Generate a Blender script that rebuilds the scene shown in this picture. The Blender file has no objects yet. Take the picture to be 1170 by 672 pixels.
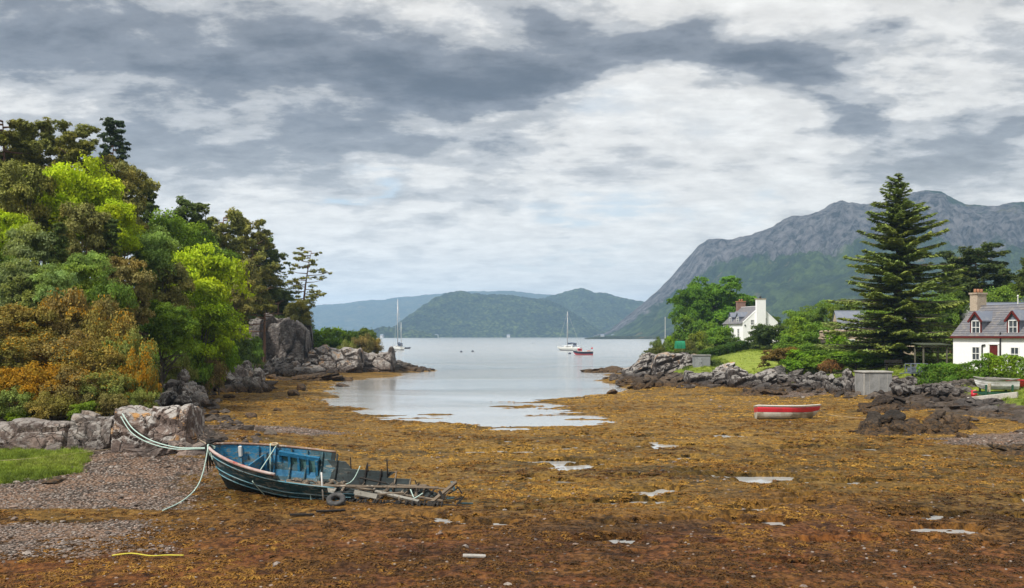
import bpy, bmesh, math, random
import numpy as np
from mathutils import Vector, Matrix, Euler

scene = bpy.context.scene
col = scene.collection
R = math.radians

# ------------------------------------------------------------------ camera
FPX, HORIZON, CAMZ = 1124.0, 383.0, 5.5          # focal length in photo pixels, horizon row, eye height (m)
cam_data = bpy.data.cameras.new('camera')
cam = bpy.data.objects.new('camera', cam_data)
col.objects.link(cam)
cam.location = (0, 0, CAMZ)
cam.rotation_euler = (R(90), 0, 0)
cam_data.sensor_width = 36.0
cam_data.lens = 36.0 * FPX / 1170.0
cam_data.shift_y = (HORIZON - 336.0) / 1170.0
cam_data.clip_start = 0.5
cam_data.clip_end = 40000
scene.camera = cam

def at(px, py, d):
    return Vector(((px - 585.0) / FPX * d, d, CAMZ - (py - HORIZON) / FPX * d))
def on(px, py, z=0.12):
    d = (CAMZ - z) * FPX / (py - HORIZON)
    return Vector(((px - 585.0) / FPX * d, d, z))

# ------------------------------------------------------------------ world, sun, exposure
scene.render.engine = 'CYCLES'
scene.cycles.use_denoising = True
scene.cycles.max_bounces = 7
scene.cycles.diffuse_bounces = 3
scene.cycles.glossy_bounces = 3
scene.cycles.transmission_bounces = 4
scene.cycles.transparent_max_bounces = 8
scene.cycles.volume_bounces = 1
scene.cycles.sample_clamp_indirect = 6.0
scene.view_settings.view_transform = 'Standard'
scene.view_settings.look = 'None'
scene.view_settings.gamma = 1.0
scene.view_settings.exposure = 0.46
scene.view_settings.use_curve_mapping = False

SUN_DIR = Vector((-0.45, -0.42, 0.78)).normalized()
sun_data = bpy.data.lights.new('sun', 'SUN')
sun_data.energy = 3.8
sun_data.angle = R(9)
sun_data.color = (1.0, 0.955, 0.885)
sun = bpy.data.objects.new('sun', sun_data)
sun.rotation_euler = (-SUN_DIR).to_track_quat('-Z', 'Y').to_euler()
sun.location = (60, -40, 90)
col.objects.link(sun)

class NB:
    """small node-tree builder"""
    def __init__(self, tree):
        self.t = tree; self.n = tree.nodes; self.l = tree.links
    def node(self, kind, **kw):
        x = self.n.new(kind)
        for k, v in kw.items(): setattr(x, k, v)
        return x
    def put(self, sock, v):
        if isinstance(v, bpy.types.NodeSocket): self.l.new(v, sock)
        elif v is not None:
            if isinstance(v, (tuple, list)) and sock.type == 'RGBA' and len(v) == 3: v = tuple(v) + (1.0,)
            sock.default_value = v
    def m(self, op, a, b=None, c=None, clamp=False):
        x = self.node('ShaderNodeMath', operation=op, use_clamp=clamp)
        self.put(x.inputs[0], a)
        if b is not None: self.put(x.inputs[1], b)
        if c is not None: self.put(x.inputs[2], c)
        return x.outputs[0]
    def mix(self, f, a, b, blend='MIX'):
        x = self.node('ShaderNodeMix', data_type='RGBA', blend_type=blend)
        self.put(x.inputs[0], f); self.put(x.inputs[6], a); self.put(x.inputs[7], b)
        return x.outputs[2]
    def ramp(self, v, lo, hi, a=0.0, b=1.0):
        x = self.node('ShaderNodeMapRange', interpolation_type='SMOOTHSTEP')
        self.put(x.inputs[0], v); self.put(x.inputs[1], lo); self.put(x.inputs[2], hi)
        self.put(x.inputs[3], a); self.put(x.inputs[4], b)
        return x.outputs[0]
    def noise(self, vec, scale, detail=4.0, rough=0.55, dist=0.0, color=False):
        x = self.node('ShaderNodeTexNoise')
        if vec is not None: self.put(x.inputs['Vector'], vec)
        x.inputs['Scale'].default_value = scale; x.inputs['Detail'].default_value = detail
        x.inputs['Roughness'].default_value = rough; x.inputs['Distortion'].default_value = dist
        return x.outputs[1] if color else x.outputs[0]
    def voro(self, vec, scale, feature='F1', out=0, rand=1.0):
        x = self.node('ShaderNodeTexVoronoi', feature=feature)
        if vec is not None: self.put(x.inputs['Vector'], vec)
        x.inputs['Scale'].default_value = scale
        x.inputs['Randomness'].default_value = rand
        return x.outputs[out]
    def xyz(self, v):
        x = self.node('ShaderNodeSeparateXYZ'); self.put(x.inputs[0], v); return x.outputs
    def vec(self, a, b, c):
        x = self.node('ShaderNodeCombineXYZ')
        for i, q in enumerate((a, b, c)): self.put(x.inputs[i], q)
        return x.outputs[0]
    def scale(self, v, s):
        x = self.node('ShaderNodeVectorMath', operation='MULTIPLY')
        self.put(x.inputs[0], v); self.put(x.inputs[1], s); return x.outputs[0]
    def bump(self, h, strength=0.5, dist=0.1, normal=None):
        x = self.node('ShaderNodeBump')
        x.inputs['Strength'].default_value = strength; x.inputs['Distance'].default_value = dist
        self.put(x.inputs['Height'], h)
        if normal is not None: self.put(x.inputs['Normal'], normal)
        return x.outputs[0]
    def attr(self, name, kind='GEOMETRY', out='Fac'):
        x = self.node('ShaderNodeAttribute', attribute_type=kind, attribute_name=name)
        return x.outputs[out]

world = bpy.data.worlds.new('World')
scene.world = world
world.use_nodes = True
w = NB(world.node_tree)
for n in list(w.n): w.n.remove(n)
tc = w.node('ShaderNodeTexCoord')
D = w.xyz(tc.outputs['Generated'])
dz = w.m('MAXIMUM', D[2], 0.0)
den = w.m('ADD', dz, 0.20)
cp = w.vec(w.m('DIVIDE', D[0], den), w.m('DIVIDE', D[1], den), 0.0)      # cloud-deck coordinates
sky = w.node('ShaderNodeTexSky', sky_type='NISHITA')
sky.sun_disc = False
sky.sun_elevation = math.asin(SUN_DIR.z)
sky.sun_rotation = math.atan2(SUN_DIR.x, SUN_DIR.y)
sky.air_density = 1.0; sky.dust_density = 1.0
n1 = w.noise(cp, 1.1, 10.0, 0.56, 0.25)
n2 = w.noise(w.scale(cp, (1.0, 1.25, 1.0)), 3.4, 9.0, 0.6, 0.25)
n3 = w.noise(w.scale(cp, (0.9, 1.3, 1.0)), 8.0, 7.0, 0.62, 0.15)
nc = w.xyz(w.noise(cp, 2.6, 5.0, 0.55, 0.2, color=True))
fy = w.m('MAXIMUM', D[1], 0.06)
tt = w.m('ADD', w.m('DIVIDE', D[0], fy), w.m('MULTIPLY', w.m('SUBTRACT', nc[0], 0.5), 0.36))
ee = w.m('ADD', w.m('DIVIDE', D[2], fy), w.m('MULTIPLY', w.m('SUBTRACT', nc[1], 0.5), 0.13))
front = w.ramp(D[1], 0.15, 0.6)
def blobs(rows):
    tot = None
    for px, py, rx, ry, s in rows:
        a = w.m('DIVIDE', w.m('SUBTRACT', tt, (px - 585) / FPX), rx / FPX)
        b = w.m('DIVIDE', w.m('SUBTRACT', ee, (HORIZON - py) / FPX), ry / FPX)
        q = w.m('ADD', w.m('MULTIPLY', a, a), w.m('MULTIPLY', b, b))
        g = w.m('MULTIPLY', w.m('EXPONENT', w.m('MULTIPLY', q, -1.0)), s)
        tot = g if tot is None else w.m('ADD', tot, g)
    return w.m('MULTIPLY', tot, front)
DARK = [(90, 60, 210, 60, .55), (330, 70, 190, 42, .62), (560, 92, 190, 38, .95), (735, 42, 120, 40, .6),
        (890, 78, 95, 26, .85), (330, 176, 130, 30, .62), (190, 190, 70, 30, .5), (520, 165, 100, 22, .45),
        (1000, 130, 85, 18, .7), (1050, 188, 110, 20, .6), (1010, 22, 60, 14, .5), (1130, 160, 60, 30, .55),
        (470, 225, 70, 12, .35), (590, 235, 80, 9, .35), (60, 20, 160, 30, .3), (930, 118, 60, 12, .3)]
BRIGHT = [(740, 150, 130, 45, .34), (800, 110, 110, 24, .4), (420, 205, 60, 10, .3), (600, 265, 200, 40, .34), (880, 225, 110, 28, .4),
          (1090, 100, 70, 20, .4), (60, 105, 120, 14, .3), (690, 8, 90, 14, .45), (1080, 10, 110, 20, .4), (330, 118, 120, 10, .25), (580, 130, 90, 10, .3)]
BLUE = [(395, 216, 34, 9, .8), (715, 138, 60, 16, .35), (690, 242, 55, 13, .6), (450, 212, 40, 8, .4), (660, 300, 60, 10, .3), (850, 232, 40, 12, .3)]
dk = w.m('ADD', w.m('MULTIPLY', w.m('SUBTRACT', n1, 0.5), 1.5), w.m('MULTIPLY', w.m('SUBTRACT', n2, 0.5), 1.75))
dk = w.m('ADD', dk, w.m('MULTIPLY', w.m('SUBTRACT', n3, 0.5), 0.8))
dk = w.m('ADD', w.m('ADD', dk, 0.40), blobs(DARK))
dk = w.m('SUBTRACT', dk, w.m('MULTIPLY', blobs(BRIGHT), 0.75))
cr = w.node('ShaderNodeValToRGB')
dks = w.m('MULTIPLY_ADD', w.m('TANH', w.m('MULTIPLY', w.m('SUBTRACT', dk, 0.68), 1.65)), 0.5, 0.5)
w.put(cr.inputs[0], dks)
el = cr.color_ramp.elements
el[0].position = 0.0; el[0].color = (0.84, 0.83, 0.80, 1)
el[1].position = 1.0; el[1].color = (0.106, 0.120, 0.148, 1)
for p, c in ((0.2, (0.72, 0.705, 0.68)), (0.42, (0.46, 0.465, 0.475)), (0.68, (0.22, 0.236, 0.268))):
    e_ = el.new(p); e_.color = c + (1,)
cr.color_ramp.interpolation = 'EASE'
hz = w.ramp(dz, 0.0, 0.09)
low = w.ramp(dz, 0.03, 0.23, 0.70, 0.0)
crl = w.mix(low, cr.outputs[0], (0.86, 0.83, 0.77))
cloud = w.mix(hz, (0.92, 0.85, 0.74), crl)
cloud = w.mix(w.m('MULTIPLY', w.m('SUBTRACT', 1.0, hz), 0.8), crl, cloud)
gap = w.m('MULTIPLY', blobs(BLUE), w.ramp(n3, 0.35, 0.6))
gap = w.m('ADD', gap, w.m('MULTIPLY', w.ramp(dk, -0.35, -0.05, 1.0, 0.0), 0.15), clamp=True)
blue = w.mix(0.45, sky.outputs[0], (6.3, 6.9, 7.2))
n4 = w.noise(w.scale(cp, (1.0, 1.0, 1.0)), 15.0, 6.0, 0.6, 0.1)
cloud = w.mix(1.0, cloud, w.vec(*[w.m('MULTIPLY', w.ramp(n4, 0.3, 0.7, 0.96, 1.04), w.ramp(n3, 0.3, 0.7, 1.09, 0.91))] * 3), 'MULTIPLY')
skycol = w.mix(gap, w.scale(cloud, (8.4, 8.4, 8.4)), blue)
bg = w.node('ShaderNodeBackground')
w.put(bg.inputs[0], skycol)
bg.inputs[1].default_value = 0.1
wo = w.node('ShaderNodeOutputWorld')
w.l.new(bg.outputs[0], wo.inputs[0])

# ------------------------------------------------------------------ numpy noise
def _h(ix, iy, iz, seed):
    a = (ix.astype(np.int64) * 374761393 + iy.astype(np.int64) * 668265263 + iz.astype(np.int64) * 2147483647 + seed * 1274126177) & 0xffffffff
    a = ((a ^ (a >> 13)) * 1274126177) & 0xffffffff
    a = ((a ^ (a >> 16)) * 2246822519) & 0xffffffff
    return ((a ^ (a >> 15)) & 0xffff) / 65535.0
def vnoise(P, seed=0):
    P = np.asarray(P, float); i = np.floor(P).astype(np.int64); f = P - i
    u = f * f * f * (f * (f * 6 - 15) + 10)
    out = 0
    for dx in (0, 1):
        for dy in (0, 1):
            for dzz in (0, 1):
                wgt = (u[:, 0] if dx else 1 - u[:, 0]) * (u[:, 1] if dy else 1 - u[:, 1]) * (u[:, 2] if dzz else 1 - u[:, 2])
                out = out + wgt * _h(i[:, 0] + dx, i[:, 1] + dy, i[:, 2] + dzz, seed)
    return out
def fbm(P, octv=4, seed=0, gain=0.5):
    P = np.asarray(P, float); a, s, t = 1.0, 0.0, 0.0
    for k in range(octv):
        s = s + a * vnoise(P * (2.03 ** k) + 17.3 * k, seed + k); t += a; a *= gain
    return s / t
def fb2(x, y, octv=4, seed=0, gain=0.5):
    return fbm(np.stack([np.ravel(x), np.ravel(y), np.zeros(np.size(x))], 1), octv, seed, gain).reshape(np.shape(x))
def sst(a, b, x):
    t = np.clip((x - a) / (b - a), 0, 1); return t * t * (3 - 2 * t)
def sd_poly(x, y, poly):
    """signed distance, positive inside"""
    x = np.asarray(x, float); y = np.asarray(y, float)
    d = np.full(x.shape, 1e18); ins = np.zeros(x.shape, bool)
    n = len(poly)
    for i in range(n):
        ax, ay = poly[i]; bx, by = poly[(i + 1) % n]
        ex, ey = bx - ax, by - ay
        t = np.clip(((x - ax) * ex + (y - ay) * ey) / (ex * ex + ey * ey), 0, 1)
        d = np.minimum(d, (x - ax - t * ex) ** 2 + (y - ay - t * ey) ** 2)
        c = ((ay > y) != (by > y)) & (x < (bx - ax) * (y - ay) / (by - ay + 1e-12) + ax)
        ins ^= c
    return np.where(ins, 1, -1) * np.sqrt(d)

# ------------------------------------------------------------------ mesh helpers
def mesh_np(name, V, faces, mats=(), smooth=False, fmat=None, fattr=None, vattr=None):
    """faces: list of int arrays (n,k)"""
    me = bpy.data.meshes.new(name)
    V = np.asarray(V, np.float32)
    faces = [np.asarray(f, np.int32) for f in faces if len(f)]
    me.vertices.add(len(V)); me.vertices.foreach_set('co', V.ravel())
    tot = sum(f.shape[0] for f in faces); loops = np.concatenate([f.ravel() for f in faces])
    me.loops.add(len(loops)); me.loops.foreach_set('vertex_index', loops)
    sizes = np.concatenate([np.full(f.shape[0], f.shape[1], np.int32) for f in faces])
    starts = np.concatenate([[0], np.cumsum(sizes)[:-1]]).astype(np.int32)
    me.polygons.add(tot); me.polygons.foreach_set('loop_start', starts)
    me.polygons.foreach_set('loop_total', sizes)
    if fmat is not None: me.polygons.foreach_set('material_index', np.asarray(fmat, np.int32))
    me.polygons.foreach_set('use_smooth', np.full(tot, bool(smooth)))
    for k, v in (fattr or {}).items():
        a = me.attributes.new(k, 'FLOAT', 'FACE'); a.data.foreach_set('value', np.asarray(v, np.float32))
    for k, v in (vattr or {}).items():
        a = me.attributes.new(k, 'FLOAT', 'POINT'); a.data.foreach_set('value', np.asarray(v, np.float32))
    for m_ in mats: me.materials.append(m_)
    me.update(calc_edges=True); me.validate()
    return me

class MB:
    """collects simple solids; build() links them as one mesh object"""
    def __init__(self): self.v = []; self.f = []; self.fm = []
    def add(self, V, F, mi=0):
        o = len(self.v); self.v += [tuple(p) for p in V]
        for f in F: self.f.append(tuple(i + o for i in f)); self.fm.append(mi)
        return self
    def box(self, c, s, rot=None, mi=0, taper=1.0):
        x, y, z = s[0] / 2, s[1] / 2, s[2] / 2
        P = [(-x, -y, -z), (x, -y, -z), (x, y, -z), (-x, y, -z), (-x * taper, -y * taper, z), (x * taper, -y * taper, z), (x * taper, y * taper, z), (-x * taper, y * taper, z)]
        M = (rot if isinstance(rot, Matrix) else Euler(rot).to_matrix()) if rot is not None else Matrix.Identity(3)
        P = [M @ Vector(p) + Vector(c) for p in P]
        return self.add(P, [(0, 3, 2, 1), (4, 5, 6, 7), (0, 1, 5, 4), (1, 2, 6, 5), (2, 3, 7, 6), (3, 0, 4, 7)], mi)
    def prism(self, poly, a, b, mi=0):
        """poly: list of 3-D points, extruded by vector from offset a to offset b"""
        n = len(poly); a = Vector(a); b = Vector(b)
        V = [Vector(p) + a for p in poly] + [Vector(p) + b for p in poly]
        F = [tuple(range(n))[::-1], tuple(range(n, 2 * n))] + [(i, (i + 1) % n, n + (i + 1) % n, n + i) for i in range(n)]
        return self.add(V, F, mi)
    def tube(self, pts, rad, n=7, mi=0, cap=True):
        pts = [Vector(p) for p in pts]
        if not isinstance(rad, (list, tuple)): rad = [rad] * len(pts)
        V = []; up = Vector((0.13, 0.31, 0.94)).normalized()
        for i, p in enumerate(pts):
            t = (pts[min(i + 1, len(pts) - 1)] - pts[max(i - 1, 0)])
            t = t.normalized() if t.length > 1e-9 else Vector((0, 0, 1))
            a = t.cross(up)
            if a.length < 0.05: a = t.cross(Vector((1, 0, 0)))
            a.normalize(); b = t.cross(a)
            V += [p + (a * math.cos(2 * math.pi * k / n) + b * math.sin(2 * math.pi * k / n)) * rad[i] for k in range(n)]
        F = []
        for i in range(len(pts) - 1):
            for k in range(n):
                F.append((i * n + k, i * n + (k + 1) % n, (i + 1) * n + (k + 1) % n, (i + 1) * n + k))
        if cap: F += [tuple(range(n))[::-1], tuple(range((len(pts) - 1) * n, len(pts) * n))]
        return self.add(V, F, mi)
    def beam(self, a, b, wdt, hgt, mi=0, roll=0.0):
        a = Vector(a); b = Vector(b); d = b - a
        q = d.to_track_quat('X', 'Z').to_matrix() @ Matrix.Rotation(roll, 3, 'X')
        return self.box((a + b) / 2, (d.length, wdt, hgt), q, mi)
    def mesh(self, name, mats, smooth=False):
        me = bpy.data.meshes.new(name); me.from_pydata([tuple(v) for v in self.v], [], self.f)
        for m_ in (mats if isinstance(mats, (list, tuple)) else [mats]): me.materials.append(m_)
        me.polygons.foreach_set('material_index', self.fm)
        me.polygons.foreach_set('use_smooth', [bool(smooth)] * len(self.f)); me.update()
        return me
    def build(self, name, mats, parent=None, smooth=False, bevel=0.0):
        me = self.mesh(name, mats, smooth)
        bm = bmesh.new(); bm.from_mesh(me); bmesh.ops.recalc_face_normals(bm, faces=bm.faces)
        if bevel:
            bmesh.ops.bevel(bm, geom=list(bm.edges), offset=bevel, segments=1, affect='EDGES', clamp_overlap=True)
        bm.to_mesh(me); bm.free()
        return link(name, me, parent)

def link(name, me, parent=None):
    o = bpy.data.objects.new(name, me); col.objects.link(o)
    if parent is not None: o.parent = parent
    return o
def tag(o, label, cat, group=None):
    o['label'] = label; o['category'] = cat
    if group: o['group'] = group
    return o
def struct(o, kind='structure'):
    o['kind'] = kind; return o
def thing(name, label, cat, loc=(0, 0, 0), rz=0.0, group=None):
    o = bpy.data.objects.new(name, None); col.objects.link(o)
    o.empty_display_size = 0.3; o.location = loc; o.rotation_euler = (0, 0, rz)
    return tag(o, label, cat, group)
def to_quat_z(v): return Vector(v).to_track_quat('Z', 'Y')

# ------------------------------------------------------------------ materials
def new_mat(name):
    m_ = bpy.data.materials.new(name); m_.use_nodes = True
    nb = NB(m_.node_tree)
    bs = next(n for n in nb.n if n.type == 'BSDF_PRINCIPLED')
    out = next(n for n in nb.n if n.type == 'OUTPUT_MATERIAL')
    return m_, nb, bs, out
def wpos(nb): return nb.node('ShaderNodeNewGeometry').outputs['Position']
def opos(nb): return nb.node('ShaderNodeTexCoord').outputs['Object']
def plain(name, c, rough=0.6, var=0.25, scale=3.0, c2=None, bump=0.15, bscale=None, spec=0.3, metal=0.0, wear=0.5):
    """painted / weathered solid: base colour, drifting second colour, fine relief"""
    m_, nb, bs, out = new_mat(name)
    p = opos(nb)
    a = nb.noise(p, scale, 6, 0.6, 0.3)
    c2 = c2 or tuple(q * 0.55 for q in c)
    f = nb.m('MULTIPLY', nb.ramp(a, wear - 0.02, wear + 0.22), 1.0)
    cc = nb.mix(f, c, c2)
    b = nb.noise(p, scale * 7, 4, 0.6)
    cc = nb.mix(1.0, cc, nb.vec(*[nb.ramp(b, 0.2, 0.8, 1 - var, 1 + var)] * 3), 'MULTIPLY')
    nb.put(bs.inputs['Base Color'], cc)
    bs.inputs['Roughness'].default_value = rough; bs.inputs['Metallic'].default_value = metal
    bs.inputs['Specular IOR Level'].default_value = spec
    if bump: nb.put(bs.inputs['Normal'], nb.bump(nb.noise(p, bscale or scale * 9, 5, 0.65), bump, 0.03))
    return m_
def leaf_mat(name, trans=0.3, rough=0.55, hue=(1.25, 1.1, 0.55), flower=None):
    """leaves: colour from the object's own colour, varied leaf by leaf"""
    m_, nb, bs, out = new_mat(name)
    oc = nb.node('ShaderNodeObjectInfo').outputs['Color']
    t = nb.attr('tint')
    p = wpos(nb)
    big = nb.noise(p, 0.45, 3, 0.5)
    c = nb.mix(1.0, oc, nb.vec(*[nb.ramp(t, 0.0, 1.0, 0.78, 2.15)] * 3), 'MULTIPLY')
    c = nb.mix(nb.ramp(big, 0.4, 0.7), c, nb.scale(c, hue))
    if flower:                                       # the object's alpha says how far down the leaf range the blossom reaches
        al = nb.node('ShaderNodeObjectInfo').outputs['Alpha']
        c = nb.mix(nb.ramp(nb.m('SUBTRACT', t, al), -0.04, 0.06), c, flower)
    nb.put(bs.inputs['Base Color'], c); bs.inputs['Roughness'].default_value = rough
    bs.inputs['Specular IOR Level'].default_value = 0.10
    tr = nb.node('ShaderNodeBsdfTranslucent'); nb.put(tr.inputs[0], nb.scale(c, (1.15, 1.2, 0.6)))
    mx = nb.node('ShaderNodeMixShader'); mx.inputs[0].default_value = trans
    nb.l.new(bs.outputs[0], mx.inputs[1]); nb.l.new(tr.outputs[0], mx.inputs[2]); nb.l.new(mx.outputs[0], out.inputs[0])
    return m_
# ================================================================== the setting: shore, water, hills
PL = [(-260, 38.6), (-17, 38.6), (-12.4, 39.5), (-13.5, 46), (-18, 56), (-25, 75), (-31, 92), (-34, 108), (-31, 125), (-25, 138), (-14, 150),
      (-16, 156), (-27, 163), (-45, 175), (-90, 200), (-260, 260)]
PH = [(-260, 41), (-14.6, 41), (-15.6, 46), (-20, 58), (-27.5, 78), (-35, 100), (-40, 120), (-41, 137), (-37, 142), (-31.5, 143), (-29.5, 150), (-33, 168), (-60, 185), (-260, 240)]
PR = [(60, 20), (30, 38), (27.5, 46), (31, 56), (28, 64), (29.8, 71), (30.6, 76), (30.3, 80), (28, 88), (24, 95), (18, 97), (14.5, 104), (13.5, 118), (16, 132), (24, 150), (30, 180),
      (38, 230), (60, 330), (300, 400), (300, 20)]
PW = [(7.2, 56.8), (-1.3, 56.7), (-5.8, 62), (-11, 67), (-15.4, 81), (-18.2, 99), (-20, 116), (-17.4, 127), (-13.0, 151), (-15, 159), (-27, 168), (-45, 182), (-90, 210), (-400, 330), (-400, 900),
      (500, 900), (120, 420), (55, 330), (34, 230), (27, 185), (20, 150), (13.4, 136), (11.6, 120), (12.6, 107), (10.5, 94), (5.7, 87), (4.4, 79), (6.6, 68)]
PUD = [(870, 533, 42, 4), (905, 562, 24, 3.2), (668, 536, 32, 5), (605, 517, 45, 5), (1082, 622, 55, 5), (850, 608, 30, 4), (650, 595, 22, 3), (708, 603, 22, 3.5), (960, 620, 30, 4), (1140, 628, 26, 3), (760, 524, 16, 3),
       (560, 513, 26, 3), (820, 520, 20, 2.5), (1020, 540, 16, 2), (905, 650, 26, 3), (640, 545, 14, 2.5)]
PUDW = []
for px, py, rx, ry in PUD:
    c_ = on(px, py, 0.0); PUDW.append((c_.x, c_.y, rx * .75 / FPX * c_.y, ry * .8 / (py - HORIZON) * c_.y))

def ground_h(x, y, detail=True, zones=False):
    x = np.asarray(x, float); y = np.asarray(y, float)
    sL = sd_poly(x, y, PL); sH = sd_poly(x, y, PH); sR = sd_poly(x, y, PR); sW = sd_poly(x, y, PW)
    n_a = fb2(x * 0.16, y * 0.16, 4, 3) - 0.5; n_b = fb2(x * 0.7, y * 0.9, 4, 9) - 0.5
    near = 1 - sst(42, 62, y)
    flat = 0.13 + 0.10 * n_a + 0.006 * np.maximum(0, 55 - y) * 0.3
    flat = flat + (0.2 + 0.55 * near) * sst(-9, 0, sL) + 0.32 * sst(-6, 0, sR) + 3.2 * sst(19, 4, y)
    sw = sW + 5.0 * (fb2(x * 0.10, y * 0.22, 4, 21) - 0.5) + 2.6 * (fb2(x * 0.5, y * 0.9, 4, 22) - 0.5)
    shoal = sst(100, 75, y) * sst(-14, -6, x)
    streak = fb2(x * 0.22, y * 0.75, 4, 24) - 0.5
    flat = flat * (1 - sst(-2.2, 2.4, sw)) - 0.55 * sst(-2.2, 7 + 16 * shoal, sw) + shoal * 0.55 * np.maximum(streak - .0, 0) * sst(-3, 1, sw) * sst(22, 8, sw)
    flat = flat - 0.26 * sst(.575, .68, fb2(x * .42, y * .85, 5, 27, .6)) * sst(23, 27, y) * sst(60, 52, y) * sst(-5, 0, x)
    pn = fb2(x * 1.5, y * 2.2, 4, 25, .6)
    for cx, cy, rx, ry in PUDW:
        q = ((x - cx) / rx) ** 2 + ((y - cy) / ry) ** 2
        flat = flat - 0.30 * np.exp(-q * 0.7) * np.clip(0.15 + 6.0 * (pn - .47), 0, 1.2)
    far = sst(125, 141, y)
    hm = 17.0 * (1 - far) + 9.0 * far; kk = 17.0 * (1 - far) + 2.6 * far
    sHp = np.maximum(sH + 2.5 * n_a, 0)
    sHp = sHp * sHp / (sHp + 9 * (1 - far) + .3)
    hill = hm * (1 - np.exp(-sHp / kk))
    land = 0.85 * sst(0, 2.6, sL + 1.2 * n_b) + 0.7 * sst(2, 9, sL) * sst(110, 130, y)
    rw = 10.0 - 5.3 * sst(73, 77, y) * (1 - sst(90, 98, y))
    right = (1.35 + 1.4 * sst(24, 17.5, x) * sst(95, 104, y)) * sst(0.2, rw, sR + 1.6 * n_b) + np.clip(0.033 * (y - 97), 0, 2.4) * sst(5, 14, sR) + 0.75 * sst(4, 9, sR) * sst(73, 79, y) * (1 - sst(88, 98, y))
    H = flat + land + hill + right
    if detail:
        wet = 1 - sst(0.0, 2, np.maximum(sL, sR))
        H = H + wet * (0.10 * n_b + 0.075 * (fb2(x * 2.3, y * 2.3, 3, 31) - 0.5)) * (1 - 0.5 * sst(0, 3, sw))
        H = H + (1 - wet) * 0.25 * (fb2(x * 0.8, y * 0.8, 3, 33) - 0.5)
    if not zones: return H
    gl = sst(-0.5, 0.5, sd_poly(x, y, [(-26, 34.0), (-17.2, 33.6), (-15.6, 34.8), (-15.9, 36.8), (-17.2, 38.6), (-26, 39.4)]) + 0.9 * n_b * 2)
    gl2 = 0.0 * sst(-0.6, 0.5, sd_poly(x, y, [(-26, 26.0), (-14.4, 27.4), (-13.4, 29.2), (-14.6, 30.2), (-26, 30.4)]) + 1.5 * n_b)
    gr = sst(3.0, 5.5, sR + 3.5 * n_b)
    z_grass = np.clip(np.maximum(np.maximum(gl, gl2), gr), 0, 1)
    z_wood = np.maximum(sst(0.4, 2.0, sH), sst(3, 6, sL) * sst(108, 125, y))
    edge = x - (-9.6 + (34 - y) * 0.30) + 5.0 * n_a + 2.5 * n_b
    z_peb = sst(2.2, -2.6, edge) * (y < 60) * (1 - sst(46, 52, y) * 0.6)
    z_peb = z_peb * (sst(30, 34, y) + (1 - sst(30, 34, y)) * sst(.46, .64, fb2(x * .16 + 3, y * .45, 4, 55)))
    z_peb = np.maximum(z_peb, sst(1.25, 0.8, np.sqrt(((x + 13.2) / 4.3) ** 2 + ((y - 52.8) / 3.0) ** 2) + 0.6 * n_b))
    z_peb = np.maximum(z_peb, sst(1.2, 0.8, np.sqrt(((x - 25.2) / 3.6) ** 2 + ((y - 49.5) / 3.2) ** 2) + 0.6 * n_b))
    z_peb = np.maximum(z_peb, 0.7 * sst(1.2, 0.7, np.sqrt(((x - 25.0) / 3.2) ** 2 + ((y - 87) / 3.4) ** 2) + 0.9 * n_b))
    z_rock = np.clip(np.maximum(sst(-0.6, 0.4, sL + n_b) * (1 - z_grass), sst(-0.8, 0.5, sR + 2.0 * n_b)), 0, 1)
    z_lawn = sst(-0.8, 0.8, sd_poly(x, y, [(22.5, 103), (31, 101.5), (33, 112), (41, 142), (33, 142), (26, 120)]) + n_b)
    return H, dict(lawn=z_lawn, grass=z_grass, wood=z_wood, pebble=np.clip(z_peb, 0, 1), rock=z_rock)
def hz1(x, y):
    return float(ground_h(np.array([x]), np.array([y]))[0])

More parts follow.
